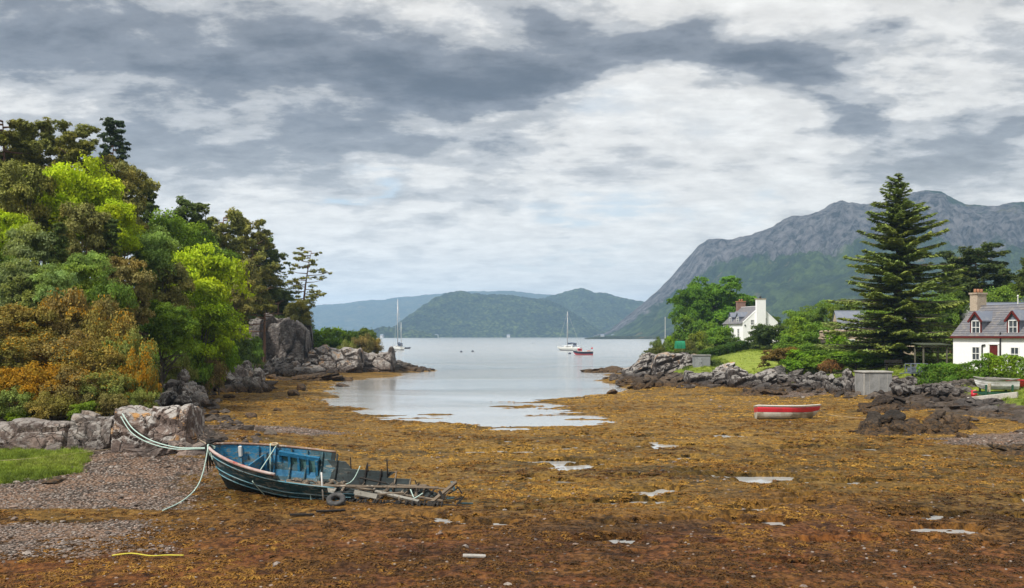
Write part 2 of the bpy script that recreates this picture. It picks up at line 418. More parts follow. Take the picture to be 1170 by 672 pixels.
def make_ground_mat():
    m_, nb, bs, out = new_mat('shore_ground')
    p = wpos(nb); q = nb.xyz(p)
    flatp = nb.vec(q[0], q[1], 0.0)
    wide = nb.noise(flatp, 0.09, 4, 0.55, 0.4)
    mid = nb.noise(flatp, 0.55, 5, 0.6, 0.5)
    fine = nb.noise(nb.scale(flatp, (1.0, 0.7, 1.0)), 5.5, 6, 0.68, 0.6)
    vf = nb.noise(flatp, 24.0, 3, 0.6)
    ochre = nb.mix(nb.ramp(fine, 0.33, 0.64), (0.066, 0.037, 0.011), (0.270, 0.152, 0.030))
    ochre = nb.mix(nb.ramp(vf, 0.52, 0.72), ochre, (0.37, 0.23, 0.065))
    olive = nb.mix(nb.ramp(fine, 0.33, 0.66), (0.040, 0.026, 0.008), (0.19, 0.105, 0.020))
    red = nb.mix(nb.ramp(fine, 0.36, 0.66), (0.045, 0.016, 0.006), (0.205, 0.075, 0.018))
    # rust-red wrack close to the high-water side (near ground), olive to the right middle, ochre further out
    nearf = nb.m('MULTIPLY', nb.ramp(nb.m('ADD', q[1], nb.m('MULTIPLY', nb.m('SUBTRACT', wide, 0.5), 26.0)), 24.0, 35.0, 1.0, 0.0), nb.ramp(mid, 0.3, 0.6, 0.7, 1.0))
    olf = nb.m('MULTIPLY', nb.ramp(nb.m('ADD', q[0], nb.m('MULTIPLY', nb.m('SUBTRACT', wide, 0.5), 22.0)), -3.0, 8.0), nb.ramp(q[1], 42.0, 52.0, 1.0, 0.0))
    olf = nb.m('MULTIPLY', olf, nb.ramp(mid, 0.36, 0.62, 0.5, 0.9))
    weed = nb.mix(nb.m('MAXIMUM', olf, nb.m('MULTIPLY', nb.ramp(mid, 0.50, 0.68), 0.55)), ochre, olive)
    weed = nb.mix(nearf, weed, red)
    mott = nb.noise(nb.scale(flatp, (0.8, 1.0, 1.0)), 1.1, 7, 0.68, 0.5)
    weed = nb.mix(nb.ramp(mott, 0.50, 0.66), weed, nb.scale(weed, (0.30, 0.32, 0.36)))
    weed = nb.mix(nb.ramp(mott, 0.46, 0.30), weed, nb.scale(weed, (1.25, 1.28, 1.2)))
    dkp = nb.ramp(nb.noise(flatp, 1.9, 5, 0.62, 0.7), 0.56, 0.70)
    weed = nb.mix(nb.m('MULTIPLY', dkp, 0.45), weed, (0.030, 0.020, 0.010))
    zone = nb.noise(nb.scale(flatp, (0.45, 1.0, 1.0)), 0.30, 6, 0.62, 0.6)
    weed = nb.mix(nb.ramp(zone, 0.50, 0.62), weed, nb.scale(weed, (0.52, 0.56, 0.62)))
    weed = nb.mix(nb.ramp(zone, 0.46, 0.36), weed, nb.scale(weed, (1.18, 1.22, 1.25)))
    flk = nb.m('MULTIPLY', nb.ramp(nb.noise(nb.scale(flatp, (1, .6, 1)), 9.0, 2, 0.5), 0.70, 0.75), nb.ramp(nb.noise(flatp, 0.4, 2), 0.45, 0.62))
    weed = nb.mix(nb.m('MULTIPLY', flk, 0.45), weed, (0.40, 0.31, 0.20))
    # shingle
    vc = nb.node('ShaderNodeTexVoronoi'); nb.put(vc.inputs['Vector'], flatp); vc.inputs['Scale'].default_value = 9.0
    vg = nb.xyz(vc.outputs['Color'])
    peb = nb.mix(vg[0], (0.13, 0.105, 0.09), (0.40, 0.345, 0.30))
    peb = nb.mix(nb.ramp(vg[1], 0.6, 0.9), peb, (0.30, 0.18, 0.125))
    peb = nb.mix(nb.ramp(vc.outputs['Distance'], 0.25, 0.6), peb, (0.06, 0.045, 0.035))
    peb = nb.mix(nb.ramp(mid, 0.42, 0.62), peb, nb.mix(0.55, peb, (0.25, 0.155, 0.10)))
    pz = nb.attr('pebble')
    pz = nb.ramp(nb.m('ADD', pz, nb.m('MULTIPLY', nb.m('SUBTRACT', fine, 0.5), 1.5)), 0.35, 0.65)
    c = nb.mix(pz, weed, peb)
    rockn = nb.noise(p, 1.6, 7, 0.65, 0.4)
    rock = nb.mix(nb.ramp(rockn, 0.35, 0.65), (0.020, 0.016, 0.014), (0.115, 0.090, 0.072))
    c = nb.mix(nb.m('MULTIPLY', nb.attr('rock'), nb.ramp(rockn, 0.3, 0.5, 0.6, 1.0)), c, rock)
    gn = nb.noise(flatp, 0.5, 5, 0.6)
    grass = nb.mix(nb.ramp(gn, 0.3, 0.7), (0.105, 0.150, 0.022), (0.22, 0.255, 0.040))
    grass = nb.mix(nb.ramp(nb.noise(flatp, 14, 4, 0.7), 0.35, 0.7), nb.scale(grass, (.7, .7, .7)), nb.scale(grass, (1.2, 1.15, 1.1)))
    grass = nb.mix(nb.attr('lawn'), nb.scale(grass, (1.15, 1.2, 1.0)), nb.mix(nb.ramp(gn, 0.3, 0.7), (0.19, 0.25, 0.028), (0.27, 0.32, 0.045)))
    gz = nb.ramp(nb.m('ADD', nb.attr('grass'), nb.m('MULTIPLY', nb.m('SUBTRACT', fine, 0.5), 0.5)), 0.42, 0.6)
    c = nb.mix(gz, c, grass)
    wood = nb.mix(nb.ramp(rockn, 0.35, 0.65), (0.022, 0.026, 0.010), (0.075, 0.060, 0.025))
    c = nb.mix(nb.attr('wood'), c, wood)
    nb.put(bs.inputs['Base Color'], c)
    nb.put(bs.inputs['Roughness'], nb.ramp(fine, 0.3, 0.7, 0.75, 0.45))
    bs.inputs['Specular IOR Level'].default_value = 0.08
    h = nb.m('ADD', nb.m('MULTIPLY', fine, 0.7), nb.m('MULTIPLY', vf, 0.3))
    h = nb.m('ADD', nb.m('MULTIPLY', h, nb.m('SUBTRACT', 1.0, pz)), nb.m('MULTIPLY', nb.m('SUBTRACT', 1.0, vc.outputs['Distance']), pz))
    nb.put(bs.inputs['Normal'], nb.bump(h, 0.9, 0.16))
    return m_

nt, nd = 600, 700
tg = np.linspace(-0.78, 0.78, nt); dg = 7.0 * (340 / 7.0) ** np.linspace(0, 1, nd)
TT, DD = np.meshgrid(tg, dg)
GX, GY = TT * DD, DD
GH, GZ = ground_h(GX.ravel(), GY.ravel(), True, True)
iy, ix = np.meshgrid(np.arange(nd - 1), np.arange(nt - 1), indexing='ij')
a0 = (iy * nt + ix).ravel()
quads = np.stack([a0, a0 + 1, a0 + nt + 1, a0 + nt], 1)
gmat = make_ground_mat()
ground = link('shore_ground', mesh_np('shore_ground', np.stack([GX.ravel(), GY.ravel(), GH], 1), [quads], [gmat], True, vattr=GZ))
struct(ground)

b = MB().add([(-9100, -500, -4.0), (9100, -500, -4.0), (9100, 7600, -4.0), (-9100, 7600, -4.0)], [(0, 1, 2, 3)])
struct(b.build('seabed', plain('seabed_mud', (0.09, 0.08, 0.06), 0.9)))

def make_water_mat():
    m_, nb, bs, out = new_mat('sea_water')
    p = wpos(nb); q = nb.xyz(p)
    fp = nb.vec(q[0], q[1], 0)
    big = nb.noise(nb.scale(fp, (0.5, 1.0, 1.0)), 0.05, 3, 0.5, 0.3)
    w1 = nb.noise(nb.scale(fp, (0.7, 1.5, 1.0)), 2.2, 5, 0.65, 0.4)
    w2 = nb.noise(nb.scale(fp, (0.6, 1.5, 1.0)), 0.22, 4, 0.55, 0.3)
    h = nb.m('ADD', nb.m('MULTIPLY', w1, 0.35), w2)
    amp = nb.ramp(big, 0.38, 0.62, 0.25, 1.25)
    amp = nb.m('MULTIPLY', amp, nb.ramp(q[1], 56.0, 140.0, 0.16, 0.9))
    bs.inputs['Base Color'].default_value = (0.37, 0.38, 0.376, 1)  # silvery glitter of the ripples is put into this pale base colour
    bs.inputs['IOR'].default_value = 1.333
    nb.put(bs.inputs['Roughness'], nb.ramp(q[1], 60.0, 400.0, 0.05, 0.16))
    bs.inputs['Specular IOR Level'].default_value = 0.5
    nb.put(bs.inputs['Normal'], nb.bump(nb.m('MULTIPLY', h, amp), 0.30, 0.5))
    return m_
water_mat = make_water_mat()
b = MB()
wy = [-10, 40, 120, 400, 1200, 4000, 7500]; wx = [-9000, -2000, -400, -100, 0, 100, 400, 2000, 9000]
b.add([(x, y, 0.0) for y in wy for x in wx], [(j * 9 + i, j * 9 + i + 1, j * 9 + i + 10, j * 9 + i + 9) for j in range(6) for i in range(8)])
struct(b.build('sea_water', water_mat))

# ------------------------------------------------------------------ hills
def hill_mat(name, rocky, wooded, green, dark, rockc):
    m_, nb, bs, out = new_mat(name)
    g = nb.node('ShaderNodeNewGeometry'); p = g.outputs['Position']; nz = nb.xyz(g.outputs['Normal'])[2]
    sl = nb.attr('steep')
    n_ = nb.noise(p, 0.012, 7, 0.62, 0.5); f_ = nb.noise(p, 0.05, 6, 0.66, 0.4)
    c = nb.mix(nb.ramp(n_, 0.38, 0.62), dark, green)
    c = nb.mix(nb.ramp(f_, 0.40, 0.66), nb.scale(c, (0.6, 0.62, 0.62)), nb.scale(c, (1.25, 1.2, 1.1)))
    vor = nb.voro(p, 0.11)
    if wooded: c = nb.mix(nb.ramp(vor, 0.15, 0.75), nb.scale(c, (1.5, 1.45, 1.2)), nb.scale(c, (0.35, 0.38, 0.40)))
    if not wooded:                                   # scattered birch woods and bracken on the lower slopes
        tm = nb.m('MULTIPLY', nb.ramp(nb.noise(p, 0.008, 4, 0.6, 0.3), 0.48, 0.60), nb.ramp(nb.voro(p, 0.085), 0.75, 0.35))
        c = nb.mix(nb.m('MULTIPLY', tm, 0.75), c, (0.018, 0.034, 0.014))
        c = nb.mix(nb.ramp(nb.noise(p, 0.018, 5, 0.65, 0.5), 0.58, 0.70), c, (0.15, 0.125, 0.055))
    rs = nb.noise(nb.scale(p, (1.0, 1.0, 0.5)), 0.055, 9, 0.72, 0.3)
    rk = nb.mix(nb.ramp(rs, 0.36, 0.64), tuple(v * 0.14 for v in rockc), rockc)
    rf = nb.ramp(nb.m('ADD', nb.m('ADD', sl, nb.m('MULTIPLY', nb.m('SUBTRACT', n_, 0.5), 1.5)), nb.m('MULTIPLY', nb.m('SUBTRACT', f_, 0.5), 0.5)), 0.42, 0.58)
    c = nb.mix(nb.m('MULTIPLY', rf, rocky), c, rk)
    nb.put(bs.inputs['Base Color'], c); bs.inputs['Roughness'].default_value = 0.95
    bs.inputs['Specular IOR Level'].default_value = 0.05
    h = nb.m('ADD', nb.m('MULTIPLY', rs, 1.0), nb.m('MULTIPLY', vor, 0.35 if wooded else 0.1))
    nb.put(bs.inputs['Normal'], nb.bump(h, 1.0, 26.0 if not wooded else 9.0))
    return m_

def make_hill(name, sky, d_shore, d_ridge, mat_, nu=260, nv=110, cliff=0.0, rough=0.12, seed=1, wooded=False):
    """sky: ridge line as (photo column, photo row); the slope climbs from the shore distance to the ridge distance and falls again behind"""
    px = np.linspace(sky[0][0], sky[-1][0], nu)
    py = np.interp(px, [s[0] for s in sky], [s[1] for s in sky])
    t = (px - 585) / FPX
    v = np.linspace(0, 1.5, nv)
    U, VV = np.meshgrid(np.arange(nu), v, indexing='ij')
    ds = np.interp(px, [q[0] for q in d_shore], [q[1] for q in d_shore]); dr = np.interp(px, [q[0] for q in d_ridge], [q[1] for q in d_ridge])
    dist = ds[:, None] + (dr - ds)[:, None] * VV
    X = t[:, None] * dist; Y = dist
    zr = CAMZ + (HORIZON - py) / FPX * dr
    gul = fb2(X / 160, Y / 420, 5, seed) - 0.5; nn = fb2(X / 60, Y / 60, 5, seed + 5) - 0.5
    if cliff:
        soft = 0.46 * (np.minimum(VV, 0.62) / 0.62) ** 1.25
        st = sst(0.60 + 0.16 * gul, 0.86 + 0.16 * gul, VV)
        prof = soft + (0.86 - 0.46) * st + 0.14 * sst(0.80, 1.0, VV)
        steep = np.exp(-((VV - 0.80 - 0.16 * gul) / 0.17) ** 2) * 0.85 + 0.25 * sst(0.85, 1.0, VV)
    else:
        prof = np.sin(np.minimum(VV, 1) * np.pi / 2) ** 1.15
        steep = 0.15 + 0.2 * sst(0.8, 1.0, VV)
    prof = np.where(VV > 1, 1 - 0.9 * ((VV - 1) / 0.5) ** 1.3, prof)
    amp = rough * np.sin(np.clip(VV, 0, 1) * np.pi) ** 0.8
    Z = zr[:, None] * (prof + amp * (2.2 * gul + 1.3 * nn))
    Z = Z + (fb2(X / 26, Y / 26, 3, seed + 9) - 0.5) * zr.mean() * 0.045 * sst(0.03, 0.2, VV)
    if cliff:
        rg = 1 - np.abs(2 * fb2(X / 75, Y / 150, 5, seed + 21, 0.6) - 1); rg2 = 1 - np.abs(2 * fb2(X / 28, Y / 55, 4, seed + 27, 0.6) - 1)
        Z = Z + zr[:, None] * sst(.35, .7, VV) * (0.24 * (rg - .72) + 0.13 * (rg2 - .72)) * np.where(VV > .95, sst(1.25, .95, VV) * .6, 1) * (1 - .88 * sst(.66, .93, VV))
    Z = np.where(VV <= 0.0, -3.0, Z)
    if wooded:
        Z = Z + 11.0 * (fb2(X / 10, Y / 10, 3, seed + 13, .6) - 0.35) * sst(0.0, 0.04, VV)
    iu, iv = np.meshgrid(np.arange(nu - 1), np.arange(nv - 1), indexing='ij')
    a = (iu * nv + iv).ravel()
    q = np.stack([a, a + nv, a + nv + 1, a + 1], 1)
    o = link(name, mesh_np(name, np.stack([X.ravel(), Y.ravel(), Z.ravel()], 1), [q], [mat_], True, vattr=dict(steep=steep.ravel())))
    return struct(o)

crag_mat = hill_mat('crag', 1.0, False, (0.085, 0.130, 0.036), (0.034, 0.056, 0.022), (0.215, 0.200, 0.205))
wood_mat = hill_mat('wooded_hill', 0.35, True, (0.060, 0.085, 0.030), (0.026, 0.042, 0.020), (0.20, 0.14, 0.10))
moor_mat = hill_mat('moor_hill', 0.6, False, (0.085, 0.095, 0.045), (0.045, 0.060, 0.032), (0.20, 0.18, 0.17))
make_hill('crag_mountain', [(676, 386), (690, 381), (705, 371), (722, 358), (742, 341), (760, 325), (776, 307), (790, 291), (798, 281), (808, 275), (830, 274), (850, 272), (866, 266), (884, 261),
                            (905, 252), (922, 248), (945, 240), (962, 233), (985, 236), (1010, 234), (1030, 226), (1045, 222), (1060, 220), (1076, 221), (1088, 228), (1104, 234), (1122, 238), (1140, 237), (1158, 231), (1172, 232),
                            (1200, 246), (1260, 236), (1340, 262), (1450, 250)],
          [(676, 1950), (760, 1500), (900, 1150), (1450, 900)], [(676, 2150), (760, 2250), (900, 2050), (1170, 1900), (1450, 1800)], crag_mat, 620, 300, 1.0, 0.16, 4)
make_hill('near_wooded_hill', [(436, 385), (448, 376), (462, 366), (478, 354), (495, 343), (510, 337), (527, 333), (540, 336), (556, 338), (580, 339), (600, 341), (625, 344), (645, 352), (664, 364), (684, 378), (700, 386)],
          [(436, 2300), (700, 2300)], [(436, 2380), (527, 2750), (620, 2750), (700, 2400)], wood_mat, 260, 120, 0, 0.10, 11, True)
make_hill('right_wooded_hill', [(560, 350), (595, 347), (620, 342), (640, 337), (655, 333), (668, 332), (680, 336), (692, 336), (705, 341), (722, 344), (745, 347), (790, 349), (850, 352)],
          [(560, 2700), (850, 2700)], [(560, 3400), (850, 3500)], wood_mat, 200, 90, 0, 0.10, 17, True)
make_hill('far_moor_ridge', [(150, 372), (260, 360), (330, 352), (355, 350), (400, 346), (440, 343), (470, 339), (500, 336), (530, 335), (570, 334), (610, 336), (660, 340), (700, 343), (760, 348), (860, 352)],
          [(150, 4300), (860, 4300)], [(150, 5600), (860, 5800)], moor_mat, 260, 80, 0, 0.10, 23)
make_hill('low_shore_woods', [(385, 384.5), (405, 381), (430, 377), (446, 375), (462, 377), (480, 380), (500, 384.5)], [(385, 2000), (500, 2000)], [(385, 2080), (500, 2080)], wood_mat, 110, 30, 0, 0.2, 29, True)
make_hill('low_jetty_point', [(668, 386.2), (684, 384.7), (700, 384.2), (720, 384.2), (740, 384.6), (790, 384.5), (900, 384.0)], [(668, 1350), (900, 1350)], [(668, 1365), (900, 1375)], moor_mat, 90, 14, 0, 0.1, 31)
# ================================================================== plants
broad_mat = leaf_mat('broad_leaves', 0.34, 0.5)
needle_mat = leaf_mat('needles', 0.18, 0.6, (1.2, 1.02, 0.8))
gorse_mat = leaf_mat('gorse_leaves', 0.18, 0.7, (0.75, 0.95, 0.9), (0.42, 0.215, 0.012))
bark_pine = plain('pine_bark', (0.20, 0.115, 0.075), 0.9, 0.4, 3.0, (0.10, 0.075, 0.06), 0.6, 20)
bark_grey = plain('grey_bark', (0.11, 0.09, 0.07), 0.9, 0.4, 3.0, (0.05, 0.045, 0.035), 0.6, 20)

def cards(C, N, S, rng, asp=0.55, fold=0.25, tang=None):
    """leaf-shaped four-sided faces at C facing N"""
    n = len(C)
    N = N / (np.linalg.norm(N, axis=1, keepdims=True) + 1e-9)
    T = rng.normal(size=(n, 3)) if tang is None else tang + 0.25 * rng.normal(size=(n, 3))
    T = T - N * np.sum(T * N, 1, keepdims=True); T /= np.linalg.norm(T, axis=1, keepdims=True) + 1e-9
    B = np.cross(N, T); S = np.asarray(S)[:, None]
    V = np.stack([C + T * S - N * S * fold, C + B * S * asp, C - T * S - N * S * fold, C - B * S * asp], 1).reshape(-1, 3)
    return V, np.arange(4 * n).reshape(n, 4)
def crown_mesh(name, parts, mat_):
    V = []; Fq = []; T = []; o = 0
    for v, f, t in parts:
        V.append(v); Fq.append(f + o); T.append(t); o += len(v)
    return mesh_np(name, np.concatenate(V), [np.concatenate(Fq)], [mat_], False, fattr=dict(tint=np.concatenate(T)))
def sphere_dirs(n, rng):
    u = rng.normal(size=(n, 3)); return u / np.linalg.norm(u, axis=1, keepdims=True)

def broad_proto(seed, h=9.0, w_=8.0, lobes=46, per=470, leaf=0.14, base=0.16, mat_=None, trunk_mat=None, lobe_r=(0.085, 0.215), droop=0.0, spiky=0.0):
    rng = np.random.default_rng(seed)
    cz = h * (0.5 + base / 2); rz = h * (1 - base) / 2 * 0.92; rx = w_ / 2
    dirs = sphere_dirs(lobes * 3, rng); dirs = dirs[dirs[:, 2] > -0.75][:lobes]
    rr = rng.uniform(0.30, 0.98, len(dirs)) ** 0.7
    wob = 0.82 + 0.36 * rng.random(len(dirs))
    Cn = np.stack([dirs[:, 0] * rx * rr * wob, dirs[:, 1] * rx * rr * wob, cz + dirs[:, 2] * rz * rr], 1)
    parts = []; limb_to = []
    for k, c in enumerate(Cn):
        lr = w_ * rng.uniform(*lobe_r)
        n = int(per * rng.uniform(0.7, 1.3))
        u = sphere_dirs(n, rng); u[:, 2] = np.where(u[:, 2] < -0.3, -u[:, 2], u[:, 2])
        rad = lr * rng.uniform(0.55, 1.06, n) ** 0.6
        kt = max(6, n // 11); tw = rng.integers(0, kt, n)                      # leaves gather on twigs
        rad = rad[tw % n]; u = 0.86 * u[tw % n] + 0.14 * u; u /= np.linalg.norm(u, axis=1, keepdims=True)
        P = c + u * rad[:, None] * np.array([1.08, 1.08, 0.72]) + rng.normal(size=(n, 3)) * np.array([.13, .13, .09]) * lr
        Nn = u + np.array([0, 0, 0.35]) + rng.normal(size=(n, 3)) * 0.55
        if spiky: P = P + np.array([0, 0, 1.0]) * (rng.random(n) ** 3 * spiky * lr)[:, None]
        S = leaf * rng.uniform(0.6, 1.35, n)
        v, f = cards(P, Nn, S, rng, 0.58)
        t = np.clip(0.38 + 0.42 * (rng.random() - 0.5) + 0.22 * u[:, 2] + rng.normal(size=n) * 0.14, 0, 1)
        parts.append((v, f, t)); limb_to.append(c)
    crown = crown_mesh('crown', parts, mat_ or broad_mat)
    tb = MB(); lean = rng.normal(size=2) * 0.03 * h
    top = Vector((lean[0], lean[1], h * 0.55))
    tb.tube([(0, 0, -0.4), (lean[0] * .3, lean[1] * .3, h * .2), (lean[0] * .7, lean[1] * .7, h * .4), top], [h * .032, h * .024, h * .017, h * .008], 8)
    for c in limb_to[::2]:
        s_ = rng.uniform(0.18, 0.5); st = Vector((lean[0] * s_, lean[1] * s_, h * s_)); e = Vector(c)
        mid_ = st.lerp(e, 0.5) + Vector((0, 0, h * 0.03))
        tb.tube([st, mid_, e], [h * .010, h * .006, h * .002], 5)
    trunk = tb.mesh('trunk', trunk_mat or bark_grey, True)
    return dict(h=h, w=w_, crown=crown, trunk=trunk)

def pine_proto(seed, h=11.0, w_=6.0, start=0.42, branches=46, pads=5, per=240, leaf=0.125, flat=0.55, shape='flat', fat=1.0):
    rng = np.random.default_rng(seed)
    bend = rng.normal(size=2) * 0.05 * h
    def axis(z): return np.array([bend[0] * (z / h) ** 2, bend[1] * (z / h) ** 2, z])
    tb = MB()
    tb.tube([axis(z) - np.array([0, 0, 0.4 if z == 0 else 0]) for z in np.linspace(0, h * 0.97, 9)], [h * 0.02 * (1 - 0.86 * k / 8) for k in range(9)], 7)
    parts = []
    for k in range(branches):
        q = k / (branches - 1); z = h * (start + (0.97 - start) * q)
        if shape == 'flat': L = w_ / 2 * (0.55 + 0.5 * math.sin(math.pi * min(1, 0.25 + q * 0.85))) * rng.uniform(0.45, 1.1)
        else: L = w_ / 2 * (1.05 - 0.85 * q) * rng.uniform(0.6, 1.08)
        a = k * 2.4 + rng.normal() * 0.5; rise = rng.uniform(-0.02, 0.22) if shape == 'flat' else rng.uniform(-0.12, 0.10)
        s_ = axis(z); d = np.array([math.cos(a), math.sin(a), rise])
        e = s_ + d * L; m_ = s_ + d * L * 0.5 + np.array([0, 0, -0.04 * L])
        tb.tube([s_, m_, e], [h * .0055, h * .0035, h * .0012], 5)
        for j in range(pads):
            g = (0.45 + 0.6 * (j + rng.random()) / pads); c = s_ + d * L * g + rng.normal(size=3) * np.array([.34, .34, .22]) * (0.25 + 0.25 * L)
            lr = fat * rng.uniform(0.30, 0.72) * (0.45 + 0.09 * w_) * (1 - 0.3 * q)
            n = int(per * rng.uniform(.6, 1.3)); u = sphere_dirs(n, rng)
            kt = max(5, n // 14); tw = rng.integers(0, kt, n); rd = (lr * rng.uniform(.25, 1.1, kt) ** .6)[tw]; u = u[tw]
            P = c + u * rd[:, None] * np.array([1.3, 1.3, flat]) + rng.normal(size=(n, 3)) * np.array([.17, .17, .11]) * lr
            Nn = np.array([0, 0, 0.9]) + u * 0.6 + rng.normal(size=(n, 3)) * 0.5
            v, f = cards(P, Nn, leaf * rng.uniform(.6, 1.5, n), rng, 0.32, 0.1)
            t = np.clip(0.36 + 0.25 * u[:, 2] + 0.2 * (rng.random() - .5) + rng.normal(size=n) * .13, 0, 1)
            parts.append((v, f, t))
    return dict(h=h, w=w_, crown=crown_mesh('crown', parts, needle_mat), trunk=tb.mesh('trunk', bark_pine, True))

def spruce_proto(seed, h=18.5, w_=11.0, whorl=0.46, leaf=0.19, dens=50):
    rng = np.random.default_rng(seed); tb = MB(); parts = []
    tb.tube([(0.05 * math.sin(z), 0, z if z else -0.4) for z in np.linspace(0, h * .985, 12)], [h * .021 * (1 - k / 11.6) for k in range(12)], 8)
    z = 1.1; k = 0
    while z < h * .985:
        q = z / h
        Lw = w_ / 2 * (1.0 - q) ** 0.80 * (1.0 if q > 0.12 else 0.86) + 0.10
        nb_ = 8 if q < .85 else 5
        for j in range(nb_):
            a = 2 * math.pi * (j + rng.random() * .8) / nb_ + k * 1.1
            if rng.random() < 0.07: continue
            L = Lw * rng.uniform(0.38, 1.22) * (0.86 + 0.28 * vnoise(np.array([[z * .9, a * .8, 3.0]]), 5)[0]); zz = z + rng.uniform(-.2, .2)
            dr = -0.20 + 0.62 * q ** 1.5 + rng.normal() * 0.10
            hd = np.array([math.cos(a), math.sin(a), 0]); sd = np.array([-hd[1], hd[0], 0])
            def bp(s): return np.array([0, 0, zz]) + hd * L * s + np.array([0, 0, L * (dr * s + 0.12 * s * s * s)])
            tb.tube([bp(0), bp(.5), bp(1)], [0.035 + .012 * L, .02 + .006 * L, .008], 4)
            n = max(14, int(dens * L * 1.9)); s = rng.uniform(0.10, 1.04, n)
            half = (0.10 + 0.22 * L * (1 - s) ** 0.8 * (0.25 + s)) * 1.2
            off = rng.uniform(-1, 1, n) * half
            P = np.stack([bp(x) for x in s]) + sd * off[:, None] + np.array([0, 0, 1]) * (-0.16 * np.abs(off) - rng.random(n) * 0.14)[:, None]
            tg_ = hd[None] * 0.8 + sd[None] * np.sign(off)[:, None] * 0.7 + np.array([0, 0, -0.15])
            Nn = np.array([0, 0, 1.0]) + rng.normal(size=(n, 3)) * .42 + sd * (off / half * .4)[:, None]
            v, f = cards(P, Nn, leaf * rng.uniform(.6, 1.35, n) * (0.55 + 0.45 * min(1, L / 2)), rng, 0.36, 0.05, tg_)
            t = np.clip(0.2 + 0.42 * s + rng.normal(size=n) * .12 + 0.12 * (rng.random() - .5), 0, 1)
            parts.append((v, f, t))
        z += whorl * (1.0 - 0.25 * q); k += 1
    return dict(h=h, w=w_, crown=crown_mesh('crown', parts, needle_mat), trunk=tb.mesh('trunk', bark_grey, True))

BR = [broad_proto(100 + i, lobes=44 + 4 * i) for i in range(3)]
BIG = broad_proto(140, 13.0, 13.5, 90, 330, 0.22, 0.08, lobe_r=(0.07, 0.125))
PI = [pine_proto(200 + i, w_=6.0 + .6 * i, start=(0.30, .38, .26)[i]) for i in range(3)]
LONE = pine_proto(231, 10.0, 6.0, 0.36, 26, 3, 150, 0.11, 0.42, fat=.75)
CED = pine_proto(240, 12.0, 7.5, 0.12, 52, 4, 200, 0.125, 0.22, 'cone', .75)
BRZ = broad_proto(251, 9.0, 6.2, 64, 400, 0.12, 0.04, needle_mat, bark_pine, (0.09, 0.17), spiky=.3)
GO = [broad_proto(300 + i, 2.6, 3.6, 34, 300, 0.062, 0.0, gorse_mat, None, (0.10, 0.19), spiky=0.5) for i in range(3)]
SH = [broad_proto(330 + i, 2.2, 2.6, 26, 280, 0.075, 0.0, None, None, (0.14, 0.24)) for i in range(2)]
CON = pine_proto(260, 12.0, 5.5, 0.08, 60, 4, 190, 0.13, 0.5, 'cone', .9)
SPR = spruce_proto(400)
KIND = dict(b0=BR[0], b1=BR[1], b2=BR[2], big=BIG, p0=PI[0], p1=PI[1], p2=PI[2], lone=LONE, ced=CED, brz=BRZ, g0=GO[0], g1=GO[1], g2=GO[2], s0=SH[0], s1=SH[1], con=CON, spr=SPR)
prng = random.Random(5)

def plant(kind, name, px, py_top, d, wpx, colr, label, cat, group, rz=None, bloom=1.2, hmin=0.6, dz_=0.0, sy=1.0):
    """a plant standing on the ground at column px and distance d, its top at row py_top and wpx photo pixels wide"""
    K = KIND[kind]; p = at(px, py_top, d); zb = hz1(p.x, p.y) - 0.05 + dz_
    hh = max(hmin, p.z - zb); ww = wpx / FPX * d
    t = thing(name, label, cat, (p.x, p.y, zb), prng.uniform(0, 6.28) if rz is None else rz, group)
    t.scale = (ww / K['w'], ww / K['w'] * sy, hh / K['h'])
    tr = link('trunk' if cat == 'tree' else 'stem', K['trunk'], t)
    cr_ = link('crown' if cat == 'tree' else 'foliage', K['crown'], t)
    lim = 1.32 * ww / K['w']                       # a slender site: keep the crown's own proportions and let the bare trunk carry it
    if cat == 'tree' and kind != 'spr' and hh / K['h'] > lim:
        f_ = lim * K['h'] / hh; cr_.scale = (1, 1, f_); cr_.location = (0, 0, K['h'] * (1 - f_))
        tr.scale = (1, 1, (1 - f_ * .15))
    cr_.color = tuple(colr) + (bloom,)
    return t

